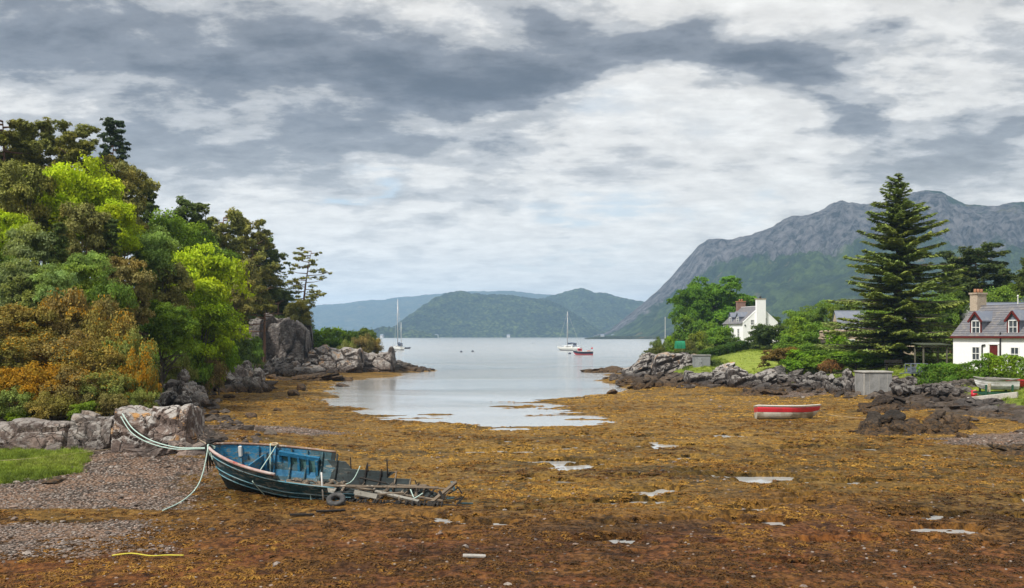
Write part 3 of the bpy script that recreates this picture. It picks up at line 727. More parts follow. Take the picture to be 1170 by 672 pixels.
LIME = (0.25, 0.325, 0.014); GREEN = (0.110, 0.180, 0.022); MID = (0.095, 0.155, 0.026); DKG = (0.085, 0.120, 0.030); OLV = (0.165, 0.175, 0.042)
BRN = (0.165, 0.165, 0.050); PALE = (0.150, 0.220, 0.055); BLUG = (0.055, 0.085, 0.040); GORSE = (0.20, 0.148, 0.034); GOLD = (0.40, 0.205, 0.012); RUST = (0.175, 0.130, 0.042); GREY = (0.145, 0.180, 0.075)
WD = 'trees on the wooded headland'; GB = 'gorse bushes above the left rocks'; RG = 'garden shrubs and trees on the right shore'
HEAD = [
 # kind, column, top row, distance, width px, colour, label
 ('p0', 8, 132, 82, 118, OLV, 'olive pine at the top left corner of the wooded headland'),
 ('p1', 52, 141, 88, 92, OLV, 'dark pine on the skyline, second from the left edge'),
 ('p2', 92, 146, 84, 84, OLV, 'open-crowned pine on the skyline just left of the dark layered conifer'),
 ('ced', 128, 132, 100, 88, BLUG, 'tall blue-green conifer with layered tiers, highest point of the headland skyline'),
 ('brz', 136, 170, 86, 72, BRN, 'brownish conifer in front of the layered blue-green conifer'),
 ('b0', 92, 186, 74, 108, LIME, 'lime green broadleaf tree high on the slope under the skyline pines'),
 ('brz', 22, 176, 70, 82, OLV, 'bronze green conifer on the left edge below the skyline pine'),
 ('b2', 2, 236, 62, 62, LIME, 'bright lime tree cut by the left edge of the frame'),
 ('brz', 94, 224, 66, 66, BRN, 'dark bronze conifer in the middle of the slope below the lime tree'),
 ('b1', 132, 232, 72, 62, LIME, 'lime green tree right of the dark bronze conifer'),
 ('con', 128, 246, 66, 46, DKG, 'dark green conifer tucked in front of the lime tree on the slope'),
 ('b1', 34, 262, 60, 72, GREY, 'grey-green willow-like tree above the gorse near the left edge'),
 ('con', 66, 252, 60, 44, DKG, 'narrow dark conifer between grey-green tree and bronze conifer'),
 ('b2', 98, 284, 58, 56, PALE, 'pale green young tree standing just above the gorse'),
 ('b0', 58, 306, 54, 54, (0.16, 0.24, 0.10), 'pale hawthorn with whitish blossom above the gorse'),
 ('brz', 142, 284, 64, 62, (0.165, 0.145, 0.05), 'brown conifer directly above the gold-flowered gorse'),
 ('b0', 176, 262, 76, 66, PALE, 'pale green tree in mid slope behind the brown conifer'),
 ('con', 172, 206, 98, 66, DKG, 'dark pointed conifer on the skyline right of the layered conifer'),
 ('p1', 212, 226, 104, 78, DKG, 'flat-topped pine on the skyline above the mid green trees'),
 ('b1', 196, 248, 92, 88, GREEN, 'mid green broadleaf tree under the flat-topped skyline pine'),
 ('b2', 232, 268, 100, 60, GREEN, 'deep green broadleaf behind the big lime tree'),
 ('b1', 224, 288, 84, 108, LIME, 'largest bright lime tree standing by the shore rocks'),
 ('b0', 226, 336, 80, 92, (0.19, 0.275, 0.014), 'lower lime green tree touching the boulders at the foot of the slope'),
 ('brz', 190, 292, 76, 62, BRN, 'bronze conifer against the left side of the big lime tree'),
 ('b2', 186, 340, 68, 64, GREEN, 'fresh green tree beside the orange gorse bush'),
 ('p0', 252, 244, 122, 78, OLV, 'broad brownish pine left of the skyline pine group'),
 ('p2', 282, 254, 132, 66, OLV, 'skyline pine with layered branches above the cliff'),
 ('p1', 302, 272, 136, 54, DKG, 'rightmost dense skyline pine before the two thin pines'),
 ('brz', 266, 288, 118, 56, BRN, 'brown pine below the skyline pines right of the lime tree'),
 ('con', 288, 300, 146, 48, DKG, 'dark spruce above the left part of the cliff'),
 ('b2', 264, 322, 124, 50, (0.075, 0.105, 0.030), 'dusky green birch with bare stems left of the cliff'),
 ('lone', 345, 283, 148, 58, OLV, 'lone thin pine with open branches on the cliff edge'),
 ('lone', 318, 299, 146, 34, OLV, 'small thin pine between the dense pines and the lone pine'),
 ('b0', 318, 330, 147.5, 46, (0.065, 0.095, 0.028), 'round dark bush on top of the cliff'),
 ('b1', 342, 344, 143.5, 32, (0.105, 0.105, 0.028), 'olive bush overhanging the right edge of the cliff'),
 ('b2', 298, 340, 147, 40, OLV, 'olive scrub on the cliff top left of the round dark bush'),
]
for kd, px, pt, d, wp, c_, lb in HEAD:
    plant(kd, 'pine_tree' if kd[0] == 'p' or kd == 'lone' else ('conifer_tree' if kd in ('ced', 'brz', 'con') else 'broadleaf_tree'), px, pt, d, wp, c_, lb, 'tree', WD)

GORSES = [
 ('g0', 4, 352, 50, 92, GORSE, 'brown gorse bush highest up against the left edge'),
 ('g1', 52, 346, 51, 84, GORSE, 'brown gorse bush below the pale hawthorn'),
 ('g2', 92, 338, 52, 84, RUST, 'rusty gorse bush at the top of the gorse slope'),
 ('g0', 122, 358, 50, 76, GORSE, 'gorse bush on the upper right of the gorse slope'),
 ('g1', 148, 384, 47, 62, OLV, 'olive gorse bush on the right rim of the slope'),
 ('g2', 24, 388, 46, 86, GORSE, 'gorse bush in the middle left of the slope'),
 ('g0', 72, 382, 46.5, 88, RUST, 'rust brown gorse bush in the middle of the slope'),
 ('g1', 112, 396, 45, 78, GORSE, 'gorse bush centre right above the pale rock'),
 ('g2', 4, 424, 42.5, 66, (0.23, 0.15, 0.018), 'yellowish gorse bush low at the left edge'),
 ('g0', 44, 418, 43, 76, (0.27, 0.15, 0.016), 'gorse bush with orange flowers above the left rock slab'),
 ('g1', 88, 424, 43, 70, RUST, 'brown gorse bush directly above the gap between the rocks'),
 ('g2', 124, 428, 43, 60, OLV, 'greenish gorse bush behind the pale lichened rock'),
 ('g0', 156, 404, 44.5, 42, GOLD, 'gorse bush covered in orange-gold flowers at the right end'),
 ('g1', 168, 424, 44, 26, GOLD, 'small golden gorse tuft at the foot of the flowering bush'),
 ('g2', 118, 352, 56, 62, RUST, 'dark rusty gorse bush under the brown conifer'),
]
for kd, px, pt, d, wp, c_, lb in GORSES:
    bl = 0.42 if 'gold' in lb else (0.50 if 'orange' in lb or 'yellowish' in lb else 0.72)
    plant(kd, 'gorse_bush', px, pt, d, wp, OLV if c_ == GOLD else c_, lb, 'gorse bush', GB, None, bl)
FOOT = [
 ('b1', 20, 300, 54, 70, GREY, 'grey-green shrubby tree low behind the upper gorse at the left edge'),
 ('b2', 2, 286, 57, 60, MID, 'mid green tree at the left edge above the gorse'),
 ('b0', 122, 318, 57, 60, MID, 'mid green bush tree between pale young tree and brown conifer'),
 ('s0', 196, 388, 74, 44, GREEN, 'fresh green shrub at the foot of the wood beside the golden gorse'),
 ('s1', 222, 392, 79, 46, (0.13, 0.22, 0.03), 'light green shrub under the lime trees'),
 ('s0', 250, 388, 86, 44, (0.16, 0.27, 0.02), 'lime green shrub under the right side of the large lime tree'),
 ('g0', 238, 402, 80, 40, RUST, 'brown bracken clump above the boulder bank'),
 ('s1', 272, 386, 104, 36, (0.07, 0.11, 0.03), 'dusky green shrub left of the cliff'),
 ('s0', 286, 384, 118, 26, (0.10, 0.17, 0.03), 'small green shrub at the left foot of the cliff'),
 ('g1', 206, 408, 72, 34, OLV, 'olive bracken clump behind the grey shore boulders'),
]
for kd, px, pt, d, wp, c_, lb in FOOT:
    plant(kd, 'shore_shrub', px, pt, d, wp, c_, lb, 'shrub', 'shrubs at the foot of the wood')
GLOW = [
 ('g1', 12, 446, 41.4, 58, OLV, 'green-brown gorse fringe above the left rock slab, at the frame edge'),
 ('g0', 58, 450, 41.3, 56, GORSE, 'low gorse fringe above the middle of the left rock slab'),
 ('s0', 96, 458, 41.2, 34, MID, 'green tuft growing in the gap between the rocks'),
 ('g2', 128, 452, 41.6, 46, RUST, 'low brown gorse fringe above the pale lichened rock'),
 ('s1', 20, 470, 40.9, 26, GREEN, 'bright green tuft at the left end of the rock slab'),
 ('g1', 160, 446, 42.6, 34, OLV, 'olive fringe at the foot of the golden gorse'),
]
for kd, px, pt, d, wp, c_, lb in GLOW:
    plant(kd, 'gorse_bush', px, pt, d, wp, c_, lb, 'gorse bush', GB)
SPIT = [
 ('s0', 366, 374, 152, 34, (0.10, 0.175, 0.022), 'green bush at the foot of the cliff on the rocky spit'),
 ('s1', 388, 376, 154, 34, (0.12, 0.20, 0.022), 'fresh green bush in the middle of the spit'),
 ('s0', 408, 376, 155, 30, MID, 'darker green bush on the spit'),
 ('s0', 420, 374, 152, 24, DKG, 'dark pointed bush near the seaward end of the spit'),
 ('g1', 416, 384, 148, 30, RUST, 'rusty gorse bush low on the seaward end of the spit'),
 ('g2', 428, 388, 150, 20, GORSE, 'last brown bush at the tip of the spit vegetation'),
 ('g0', 398, 390, 147, 26, OLV, 'olive bush in front of the green bushes on the spit'),
]
for kd, px, pt, d, wp, c_, lb in SPIT:
    plant(kd, 'shore_bush', px, pt, d, wp, c_, lb, 'bush', 'bushes on the rocky spit')

RIGHT = [
 # tall trees
 ('big', 'broadleaf_tree', 818, 314, 196, 86, (0.075, 0.155, 0.018), 'large dark green broadleaf tree behind the white gabled house', 'tree'),
 ('b1', 'broadleaf_tree', 792, 328, 192, 42, (0.070, 0.145, 0.018), 'lower left round-crowned tree beside the large broadleaf', 'tree'),
 ('spr', 'spruce_tree', 1026, 194, 95, 190, (0.120, 0.160, 0.040), 'tall spruce with tiered branches, tallest tree on the right shore', 'tree'),
 ('p0', 'pine_tree', 1116, 284, 122, 92, (0.060, 0.085, 0.022), 'spreading pine with pinkish limbs behind the red-trimmed cottage', 'tree'),
 ('p2', 'pine_tree', 1086, 290, 128, 60, (0.052, 0.075, 0.022), 'pine leaning behind the right side of the spruce', 'tree'),
 ('con', 'conifer_tree', 1148, 304, 126, 40, DKG, 'dark conifer behind the cottage near the right edge', 'tree'),
 ('p1', 'pine_tree', 1174, 292, 116, 34, DKG, 'dark pine cut by the right edge of the frame', 'tree'),
 ('b2', 'broadleaf_tree', 1092, 330, 112, 56, (0.07, 0.115, 0.02), 'green tree filling the gap between spruce and cottage', 'tree'),
 ('b0', 'broadleaf_tree', 1066, 338, 112, 60, MID, 'mid green tree behind the lower spruce branches', 'tree'),
 ('b2', 'broadleaf_tree', 1146, 322, 118, 70, MID, 'broad green tree behind the cottage roof', 'tree'),
 ('s1', 'shrub', 786, 362, 180, 40, (0.07, 0.13, 0.018), 'green shrub under the left round-crowned tree', 'shrub'),
 ('s0', 'shrub', 812, 366, 178, 34, (0.075, 0.14, 0.018), 'green shrub below the large broadleaf tree', 'shrub'),
 ('b0', 'broadleaf_tree', 920, 352, 150, 46, (0.10, 0.165, 0.022), 'light green tree right of the white gabled house', 'tree'),
 ('b1', 'broadleaf_tree', 944, 346, 140, 44, MID, 'green tree between white house and spruce', 'tree'),
 ('b2', 'broadleaf_tree', 966, 340, 130, 36, (0.12, 0.17, 0.03), 'yellowish green tree against the left side of the spruce', 'tree'),
 ('b0', 'broadleaf_tree', 1006, 350, 124, 44, MID, 'green tree hidden behind the spruce', 'tree'),
 ('b1', 'broadleaf_tree', 880, 362, 172, 34, (0.06, 0.10, 0.02), 'dark green tree at the back of the white gabled house', 'tree'),
 # garden shrubs
 ('s0', 'shrub', 888, 370, 142, 50, (0.045, 0.070, 0.020), 'big dark olive shrub in front of the white gable', 'shrub'),
 ('s1', 'shrub', 868, 378, 146, 26, (0.050, 0.080, 0.022), 'dark shrub at the lower right corner of the white gable', 'shrub'),
 ('s1', 'shrub', 916, 364, 136, 40, (0.12, 0.19, 0.022), 'bright green shrub right of the dark olive shrub', 'shrub'),
 ('s0', 'shrub', 936, 368, 128, 46, (0.085, 0.15, 0.02), 'tall green shrub left of the stone terrace', 'shrub'),
 ('s1', 'shrub', 904, 384, 124, 34, (0.095, 0.165, 0.022), 'fresh green shrub in front of the tall shrubs', 'shrub'),
 ('s0', 'shrub', 892, 396, 103, 44, (0.115, 0.085, 0.030), 'copper-tinged shrub beside the lawn', 'shrub'),
 ('s1', 'shrub', 912, 401, 100, 40, (0.10, 0.19, 0.016), 'bright green shrub right of the copper shrub', 'shrub'),
 ('s0', 'shrub', 934, 392, 105, 40, (0.075, 0.135, 0.02), 'round green shrub below the stone terrace', 'shrub'),
 ('s1', 'shrub', 955, 381, 112, 30, (0.10, 0.19, 0.014), 'domed lime shrub at the terrace wall', 'shrub'),
 ('s0', 'shrub', 975, 389, 108, 36, (0.070, 0.135, 0.014), 'clipped dark green mound left of the spruce trunk', 'shrub'),
 ('s1', 'shrub', 935, 407, 98, 44, (0.12, 0.205, 0.02), 'grassy green mound above the dark shore boulders', 'shrub'),
 ('s0', 'shrub', 978, 402, 95, 58, (0.10, 0.175, 0.02), 'low spreading green bank plant left of the concrete block', 'shrub'),
 ('s1', 'shrub', 1006, 404, 98, 36, (0.085, 0.15, 0.02), 'green shrub under the spruce behind the concrete block', 'shrub'),
 ('g0', 'shrub', 950, 411, 95, 30, (0.20, 0.095, 0.035), 'heap of rust brown bracken above the boulders', 'shrub'),
 ('s0', 'shrub', 818, 372, 158, 34, (0.095, 0.175, 0.022), 'light green shrub left of the white house front', 'shrub'),
 ('s1', 'shrub', 800, 380, 150, 30, (0.13, 0.17, 0.035), 'yellow-green shrub beside the green net cover', 'shrub'),
 ('s0', 'shrub', 838, 384, 156, 22, (0.06, 0.11, 0.02), 'dark rounded shrub at the white house corner', 'shrub'),
 ('s1', 'shrub', 766, 386, 136, 18, (0.12, 0.20, 0.02), 'lime green shrub near the end of the right point', 'shrub'),
 ('g1', 'shrub', 752, 388, 134, 22, (0.10, 0.13, 0.03), 'wind-bent shrub at the tip of the right point', 'shrub'),
 ('s0', 'shrub', 784, 388, 132, 22, (0.09, 0.10, 0.03), 'olive shrub behind the green net cover', 'shrub'),
 ('s1', 'shrub', 780, 401, 122, 60, (0.055, 0.075, 0.022), 'dark ivy-like bank growth along the top of the point', 'shrub'),
 ('s0', 'shrub', 746, 396, 126, 24, (0.080, 0.095, 0.03), 'low olive growth above the rocky tip of the point', 'shrub'),
]
for kd, nm, px, pt, d, wp, c_, lb, ct in RIGHT:
    plant(kd, nm, px, pt, d, wp, c_, lb, ct, RG)

# hedges: clipped rows of leaves
def hedge(name, a, b_, h, thick, colr, label, seed, leaf=0.085, dens=260):
    rng = np.random.default_rng(seed)
    a = Vector(a); b_ = Vector(b_); L = (b_ - a).length; ang = math.atan2(b_.y - a.y, b_.x - a.x)
    t = thing(name, label, 'hedge', (a.x, a.y, a.z), ang, 'garden hedges')
    n = int(dens * L * (2 * h + thick)); s = rng.random(n) * L
    wob = 0.9 + 0.28 * fb2(s * 0.8, np.zeros(n), 3, seed)
    q = rng.random(n); per_ = 2 * h + thick
    side = q * per_
    y = np.where(side < h, -thick / 2, np.where(side < h + thick, side - h - thick / 2, thick / 2))
    z = np.where(side < h, side, np.where(side < h + thick, h, per_ - side)) * wob
    N_ = np.stack([np.zeros(n), np.where(side < h, -1, np.where(side < h + thick, 0, 1)), np.where((side > h) & (side < h + thick), 1.0, 0.3)], 1)
    rnd = (fb2(s * 1.7, z * 1.7 + y, 3, seed + 3) - 0.5)
    P = np.stack([s, y, z], 1) + N_ * (rnd * 0.6 - 0.10 * rng.random(n))[:, None] + rng.normal(size=(n, 3)) * 0.04
    zd = (b_.z - a.z) / L; P[:, 2] += P[:, 0] * zd
    v, f = cards(P, N_ + rng.normal(size=(n, 3)) * .55 + np.array([0, 0, .3]), leaf * rng.uniform(.6, 1.4, n), rng)
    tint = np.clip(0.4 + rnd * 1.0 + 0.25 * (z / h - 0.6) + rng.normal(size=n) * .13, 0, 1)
    fo = link('foliage', mesh_np('hedge_foliage', v, [f], [broad_mat], False, fattr=dict(tint=tint)), t); fo.color = tuple(colr) + (1,)
    sb = MB()
    for k in range(max(3, int(L / 0.7))):
        x_ = (k + .5) * 0.7 if (k + .5) * .7 < L else L * .9
        sb.tube([(x_, 0, -0.2 + x_ * zd), (x_ + .05, 0, h * .45 + x_ * zd), (x_ - .03, 0, h * .85 + x_ * zd)], [.04, .03, .012], 5)
    sb.build('stem', bark_grey, t)
    return t
def gpt(px, d):
    x = (px - 585) / FPX * d; return Vector((x, d, hz1(x, d) - 0.1))
hedge('garden_hedge', gpt(1050, 80), gpt(1130, 76.5), 1.6, 1.0, (0.075, 0.150, 0.018), 'clipped green hedge in front of the red-trimmed cottage, left length', 1)
hedge('garden_hedge', gpt(1126, 76.8), gpt(1200, 72.5), 2.0, 1.1, (0.105, 0.185, 0.020), 'taller looser hedge at the right edge in front of the cottage', 2)
hedge('garden_hedge', gpt(792, 136), gpt(852, 148), 1.5, 1.4, (0.045, 0.085, 0.018), 'long dark hedge below the white gabled house', 3, 0.12, 150)
# ================================================================== rocks
def make_rock_mat():
    m_, nb, bs, out = new_mat('shore_rock')
    oi = nb.node('ShaderNodeObjectInfo')
    g = nb.node('ShaderNodeNewGeometry'); p = g.outputs['Position']; up = nb.xyz(g.outputs['Normal'])[2]; z = nb.xyz(p)[2]
    lich = oi.outputs['Alpha']
    a = nb.noise(p, 0.9, 7, 0.65, 0.5); f_ = nb.noise(p, 5.0, 6, 0.7, 0.4)
    c = nb.mix(nb.ramp(a, 0.35, 0.66), nb.scale(oi.outputs['Color'], (0.5, 0.5, 0.52)), nb.scale(oi.outputs['Color'], (1.3, 1.28, 1.25)))
    c = nb.mix(nb.ramp(f_, 0.35, 0.7), nb.scale(c, (0.62, 0.6, 0.6)), nb.scale(c, (1.2, 1.2, 1.2)))
    pale = nb.m('MULTIPLY', nb.ramp(nb.m('ADD', nb.noise(p, 2.2, 6, 0.7, 0.5), nb.m('MULTIPLY', up, 0.16)), 0.52, 0.64), nb.m('MULTIPLY', lich, nb.ramp(z, 0.7, 1.5)))
    c = nb.mix(pale, c, (0.42, 0.395, 0.365))
    org = nb.m('MULTIPLY', nb.ramp(nb.m('ADD', nb.noise(p, 1.1, 5, 0.6, 0.3), nb.m('MULTIPLY', up, 0.08)), 0.60, 0.68), nb.m('MULTIPLY', nb.ramp(lich, 0.5, 1.0), nb.ramp(z, 0.9, 1.7)))
    c = nb.mix(org, c, (0.42, 0.215, 0.06))
    # dark tide stain and wrack on the lower, wetted faces
    tide = nb.ramp(nb.m('ADD', z, nb.m('MULTIPLY', nb.m('SUBTRACT', a, 0.5), 1.1)), 0.45, 0.95, 1.0, 0.0)
    c = nb.mix(nb.m('MULTIPLY', tide, 0.7), c, nb.mix(nb.ramp(f_, 0.4, 0.6), (0.022, 0.016, 0.010), (0.13, 0.068, 0.020)))
    ck = nb.voro(nb.scale(p, (1.0, 1.0, 1.7)), 1.6, 'DISTANCE_TO_EDGE')
    ckm = nb.ramp(nb.m('ADD', ck, nb.m('MULTIPLY', nb.m('SUBTRACT', f_, 0.5), 0.08)), 0.0, 0.035, 1.0, 0.0)
    ckm = nb.m('MULTIPLY', ckm, nb.ramp(a, 0.42, 0.6))
    c = nb.mix(nb.m('MULTIPLY', ckm, 0.8), c, (0.018, 0.015, 0.013))
    nb.put(bs.inputs['Base Color'], c); bs.inputs['Roughness'].default_value = 0.8
    bs.inputs['Specular IOR Level'].default_value = 0.25
    h = nb.m('SUBTRACT', nb.m('ADD', f_, nb.m('MULTIPLY', a, 0.8)), nb.m('MULTIPLY', ckm, 0.8))
    nb.put(bs.inputs['Normal'], nb.bump(h, 0.85, 0.12))
    return m_
rock_mat = make_rock_mat()

def rock_mesh(name, seed, planes=13, sub=4, rough=0.09, mat_=None):
    rng = np.random.default_rng(seed)
    bm = bmesh.new(); bmesh.ops.create_icosphere(bm, subdivisions=sub, radius=1.0)
    V = np.array([v.co[:] for v in bm.verts]); F = np.array([[v.index for v in f.verts] for f in bm.faces]); bm.free()
    U = V / np.linalg.norm(V, axis=1, keepdims=True)
    N = sphere_dirs(planes, rng); dd = rng.uniform(0.55, 0.95, planes)
    dots = U @ N.T
    r = np.min(np.where(dots > 0.05, dd / np.maximum(dots, 0.05), 9.0), axis=1)
    r = np.minimum(r, 1.15)
    P = U * r[:, None]
    n_ = fbm(P * 2.2 + seed, 4, seed) - 0.5; led = np.abs(((P[:, 2] * 3.1 + 0.6 * fbm(P * 1.3, 3, seed + 7)) % 1) - 0.5)
    P = P * (1 + rough * 2.2 * n_ + rough * 0.5 * (led - .25) + rough * .9 * (fbm(P * 6.5 + seed, 3, seed + 3) - .5))[:, None]
    return mesh_np(name, P, [F], [mat_ or rock_mat], False)
ROCKS = [rock_mesh('rock_block', 500 + i, 11 + i % 4, 4, 0.10) for i in range(8)]
SMALL = [rock_mesh('boulder', 540 + i, 10, 3, 0.08) for i in range(6)]
rr = random.Random(11)
def mass(label, px0, px1, py0, py1, d, colr, lich, nblk, seed, depth=2.5, group='rock outcrops along the shore', name='rock_outcrop', tilt=0.25, sink=0.3):
    """a ledge of cracked blocks filling the given outline at distance d"""
    r_ = random.Random(seed)
    a = at(px0, py1, d); b_ = at(px1, py0, d)
    cx = (a.x + b_.x) / 2; gz = hz1(cx, d)
    z0 = min(a.z, gz) - sink; z1 = b_.z
    t = thing(name, label, 'rock', (cx, d, z0), 0, group)
    W = b_.x - a.x; Hh = z1 - z0
    for k in range(nblk):
        o = link('rock_block', ROCKS[r_.randrange(8)], t)
        fx = (k + .5) / nblk; row = k % 2
        x_ = (fx - 0.5) * W * 0.92 + r_.uniform(-.05, .05) * W
        hk = Hh * (r_.uniform(.84, 1.05) if row == 0 else r_.uniform(.40, .62))
        wk = W / max(1.3, nblk * 0.40) * r_.uniform(.85, 1.35)
        o.scale = (wk * .68, depth * r_.uniform(.45, .7), hk * .62)
        o.location = (x_, (depth * .25 if row == 0 else -depth * .3) + r_.uniform(-.3, .3), hk * .45)
        o.rotation_euler = (r_.uniform(-tilt, tilt), r_.uniform(-tilt, tilt), r_.uniform(0, 6.28) if wk > depth * .6 else r_.uniform(-.5, .5))
        v = r_.uniform(.75, 1.2); o.color = (colr[0] * v, colr[1] * v, colr[2] * v, lich)
    return t
def outcrop(label, px0, px1, py0, py1, d, colr, lich, nblk, seed, depth=2.5, group='rock outcrops along the shore', name='rock_outcrop', tilt=0.25, sink=0.3):
    """a ragged ledge of tilted strata blocks filling the given outline at distance d"""
    r_ = random.Random(seed); a = at(px0, py1, d); b_ = at(px1, py0, d); cx = (a.x + b_.x) / 2; gz = hz1(cx, d)
    z0 = gz - sink; Hh = max(.5, b_.z - z0); W = b_.x - a.x
    t = thing(name, label, 'rock', (cx, d, z0), 0, group)
    dip = r_.choice((-1, 1)) * r_.uniform(.15, .42); yaw = r_.uniform(-.35, .35); n = int(nblk * 3.2)
    for k in range(n):
        o = link('rock_block', ROCKS[r_.randrange(8)], t)
        fx = (k + r_.random()) / n; lay = (k * .618) % 1.0
        env = max(.25, math.sin(math.pi * min(1, max(0, .08 + fx * .84))) ** .5 * r_.uniform(.62, 1.0))
        wk = W / max(2.0, nblk * .62) * r_.uniform(.6, 1.5); hk = Hh * r_.uniform(.24, .46)
        o.scale = (wk * .62, max(.35, min(depth * .6, wk * r_.uniform(.5, .9))), hk * .66)
        o.location = ((fx - .5) * W * .96, depth * (lay - .55) * .9 + r_.uniform(-.2, .2), max(hk * .2, (Hh * env - hk * .6) * (.15 + .85 * lay)))
        o.rotation_euler = (r_.uniform(-tilt, tilt), dip + r_.uniform(-tilt, tilt) * .6, yaw + r_.choice((0, math.pi)) + r_.uniform(-.4, .4))
        v = r_.uniform(.55, 1.35); o.color = (colr[0] * v, colr[1] * v, colr[2] * v * .98, lich * r_.uniform(.3, 1.0))
    return t
def face(label, px0, px1, py0, py1, d, colr, lich, seed, depth=2.5, cell=(1.0, .6), amp=.16, slope=.4, name='rock_outcrop', dip=.15, res=None, group='rock outcrops along the shore', top=None, cat='rock'):
    """one fractured rock body: a front face broken into jointed blocks and a sloping top"""
    rg = np.random.default_rng(900 + seed)
    a = at(px0, py1, d); b_ = at(px1, py0, d); W = b_.x - a.x; cx = (a.x + b_.x) / 2; zb = min(a.z, hz1(cx, d - depth * .3)) - .45; Hh = b_.z - zb
    res = res or max(.06, W / 110); nu = int(W / res) + 2; L_ = Hh + depth; nv = int(L_ / res) + 4
    u, v = np.meshgrid(np.linspace(0, 1, nu), np.linspace(0, 1, nv), indexing='ij'); u = u.ravel(); v = v.ravel()
    end = sst(0, .08, u) * sst(1, .92, u); prof = np.ones_like(u) if top is None else np.interp(u, [q[0] for q in top], [q[1] for q in top])
    hh = Hh * (0.55 + .45 * end) * prof * (0.86 + .28 * fb2(u * W * .7, np.zeros_like(u), 3, seed))
    x = (u - .5) * W; f = sst(0, .62, v) ** .85; g = sst(.12, 1.0, v) * slope + (1 - slope) * sst(.5, 1.0, v)
    P = np.stack([x, (g - .45) * depth * (.4 + .6 * end), hh * f * (1 - .12 * sst(.75, 1, v))], 1)
    q = P.copy(); q[:, 2] += dip * q[:, 0]; q[:, 0] -= dip * .6 * P[:, 2]
    n_s = max(12, int(W * (Hh + depth) / (cell[0] * cell[1]) * 1.1)); sd_ = np.stack([rg.uniform(-W / 2, W / 2, n_s), rg.uniform(-depth / 2, depth / 2, n_s), rg.uniform(-.2, Hh + .2, n_s)], 1)
    sd_[:, 2] += dip * sd_[:, 0]
    qq = q + .25 * cell[1] * (np.stack([fbm(q * 1.6 / cell[1], 2, seed + i) for i in range(3)], 1) - .5)
    sc = np.array([1 / cell[0], .8 / cell[0], 1 / cell[1]]); D2 = np.sqrt((((qq * sc)[:, None, :] - (sd_ * sc)[None]) ** 2).sum(2))
    o2 = np.argsort(D2, 1)[:, :2]; i1 = o2[:, 0]; gap = D2[np.arange(len(q)), o2[:, 1]] - D2[np.arange(len(q)), i1]
    off = rg.uniform(-1, 1, n_s)[i1] * amp - amp * 1.1 * np.exp(-(gap / .07) ** 2) * (0.4 + .6 * rg.random(n_s)[i1])
    tl = rg.normal(size=(n_s, 3))[i1] * .28; off = off + ((q - sd_[i1]) * tl).sum(1) * amp * .9
    off = off + .10 * amp * (fbm(q * 5, 4, seed + 4) - .5) * 4
    nrm = np.stack([.25 * (u - .5), -np.cos(f * 1.3), np.sin(f * 1.3)], 1); P = P + nrm * off[:, None] * sst(0, .05, v)[:, None]
    iu, iv = np.meshgrid(np.arange(nu - 1), np.arange(nv - 1), indexing='ij'); k = (iu * nv + iv).ravel()
    o = link(name, mesh_np(name, P, [np.stack([k, k + nv, k + nv + 1, k + 1], 1)], [rock_mat], False)); o.location = (cx, d, zb); o.color = tuple(colr) + (lich,)
    return tag(o, label, cat, group)
GREYR = (0.150, 0.125, 0.110); DARKR = (0.062, 0.052, 0.047); PINKR = (0.185, 0.140, 0.118); BRNR = (0.10, 0.07, 0.045)
face('pinkish grey rock slab behind the grass at the left edge', -12, 88, 482, 522, 39.8, PINKR, .5, 1, 2.2, (1.1, .6))
face('dark fissured rock between the slab and the pale lichened rock', 84, 140, 472, 524, 40.0, GREYR, .6, 2, 2.0, (.6, .5))
face('big pale rock with white and orange lichen by the mooring ropes', 132, 228, 467, 524, 39.6, PINKR, .9, 3, 2.8, (.9, .6), slope=.55)
outcrop('low stones at the foot of the pale lichened rock', 150, 240, 500, 526, 38.4, PINKR, .3, 6, 4, 1.0)
outcrop('dark rock with orange lichen crown behind the flowering gorse', 176, 216, 432, 466, 52, DARKR, .9, 4, 5, 2.4)
outcrop('grey shore boulders under the fresh green trees', 178, 232, 414, 446, 70, GREYR, .8, 6, 6, 3)
outcrop('boulder bank under the large lime tree', 226, 300, 408, 440, 92, GREYR, .8, 8, 7, 3.2)
outcrop('dark orange-topped ledge right of the boulder bank', 262, 312, 424, 446, 98, DARKR, .9, 5, 8, 2.4)
outcrop('grey broken rocks at the foot of the cliff', 296, 362, 402, 430, 126, GREYR, .9, 8, 9, 4)
face('left half of the rocky spit', 350, 416, 399, 430, 138, GREYR, .75, 10, 6, (1.6, .9), .35, .6)
face('middle of the rocky spit under the gorse', 404, 452, 402, 429, 142, GREYR, .6, 11, 6, (1.6, .8), .35, .6)
face('low dark seaward tip of the rocky spit', 436, 486, 410, 427, 147, (0.09, 0.075, 0.06), .2, 12, 6, (1.8, .7), .3, .7, top=[(0, 1), (.5, .75), (1, .35)])
outcrop('brown wrack-covered rocks below the spit', 330, 400, 425, 440, 118, BRNR, 0, 7, 13, 3)
# cliff
face('vertical grey rock cliff below the lone thin pine', 294, 357, 366, 420, 142, (.195, .172, .158), .45, 51, 4.5, (1.3, 3.0), .55, .25, name='sea_cliff', dip=.05, cat='cliff', res=.14, top=[(0, .7), (.2, 1.0), (.7, 1), (1, .82)])
face('darker left buttress of the cliff partly hidden by shrubs', 272, 302, 368, 420, 140.5, (.12, .105, .095), .3, 52, 4.0, (1.3, 2.2), .5, .3, name='sea_cliff', dip=-.1, cat='cliff', res=.16)
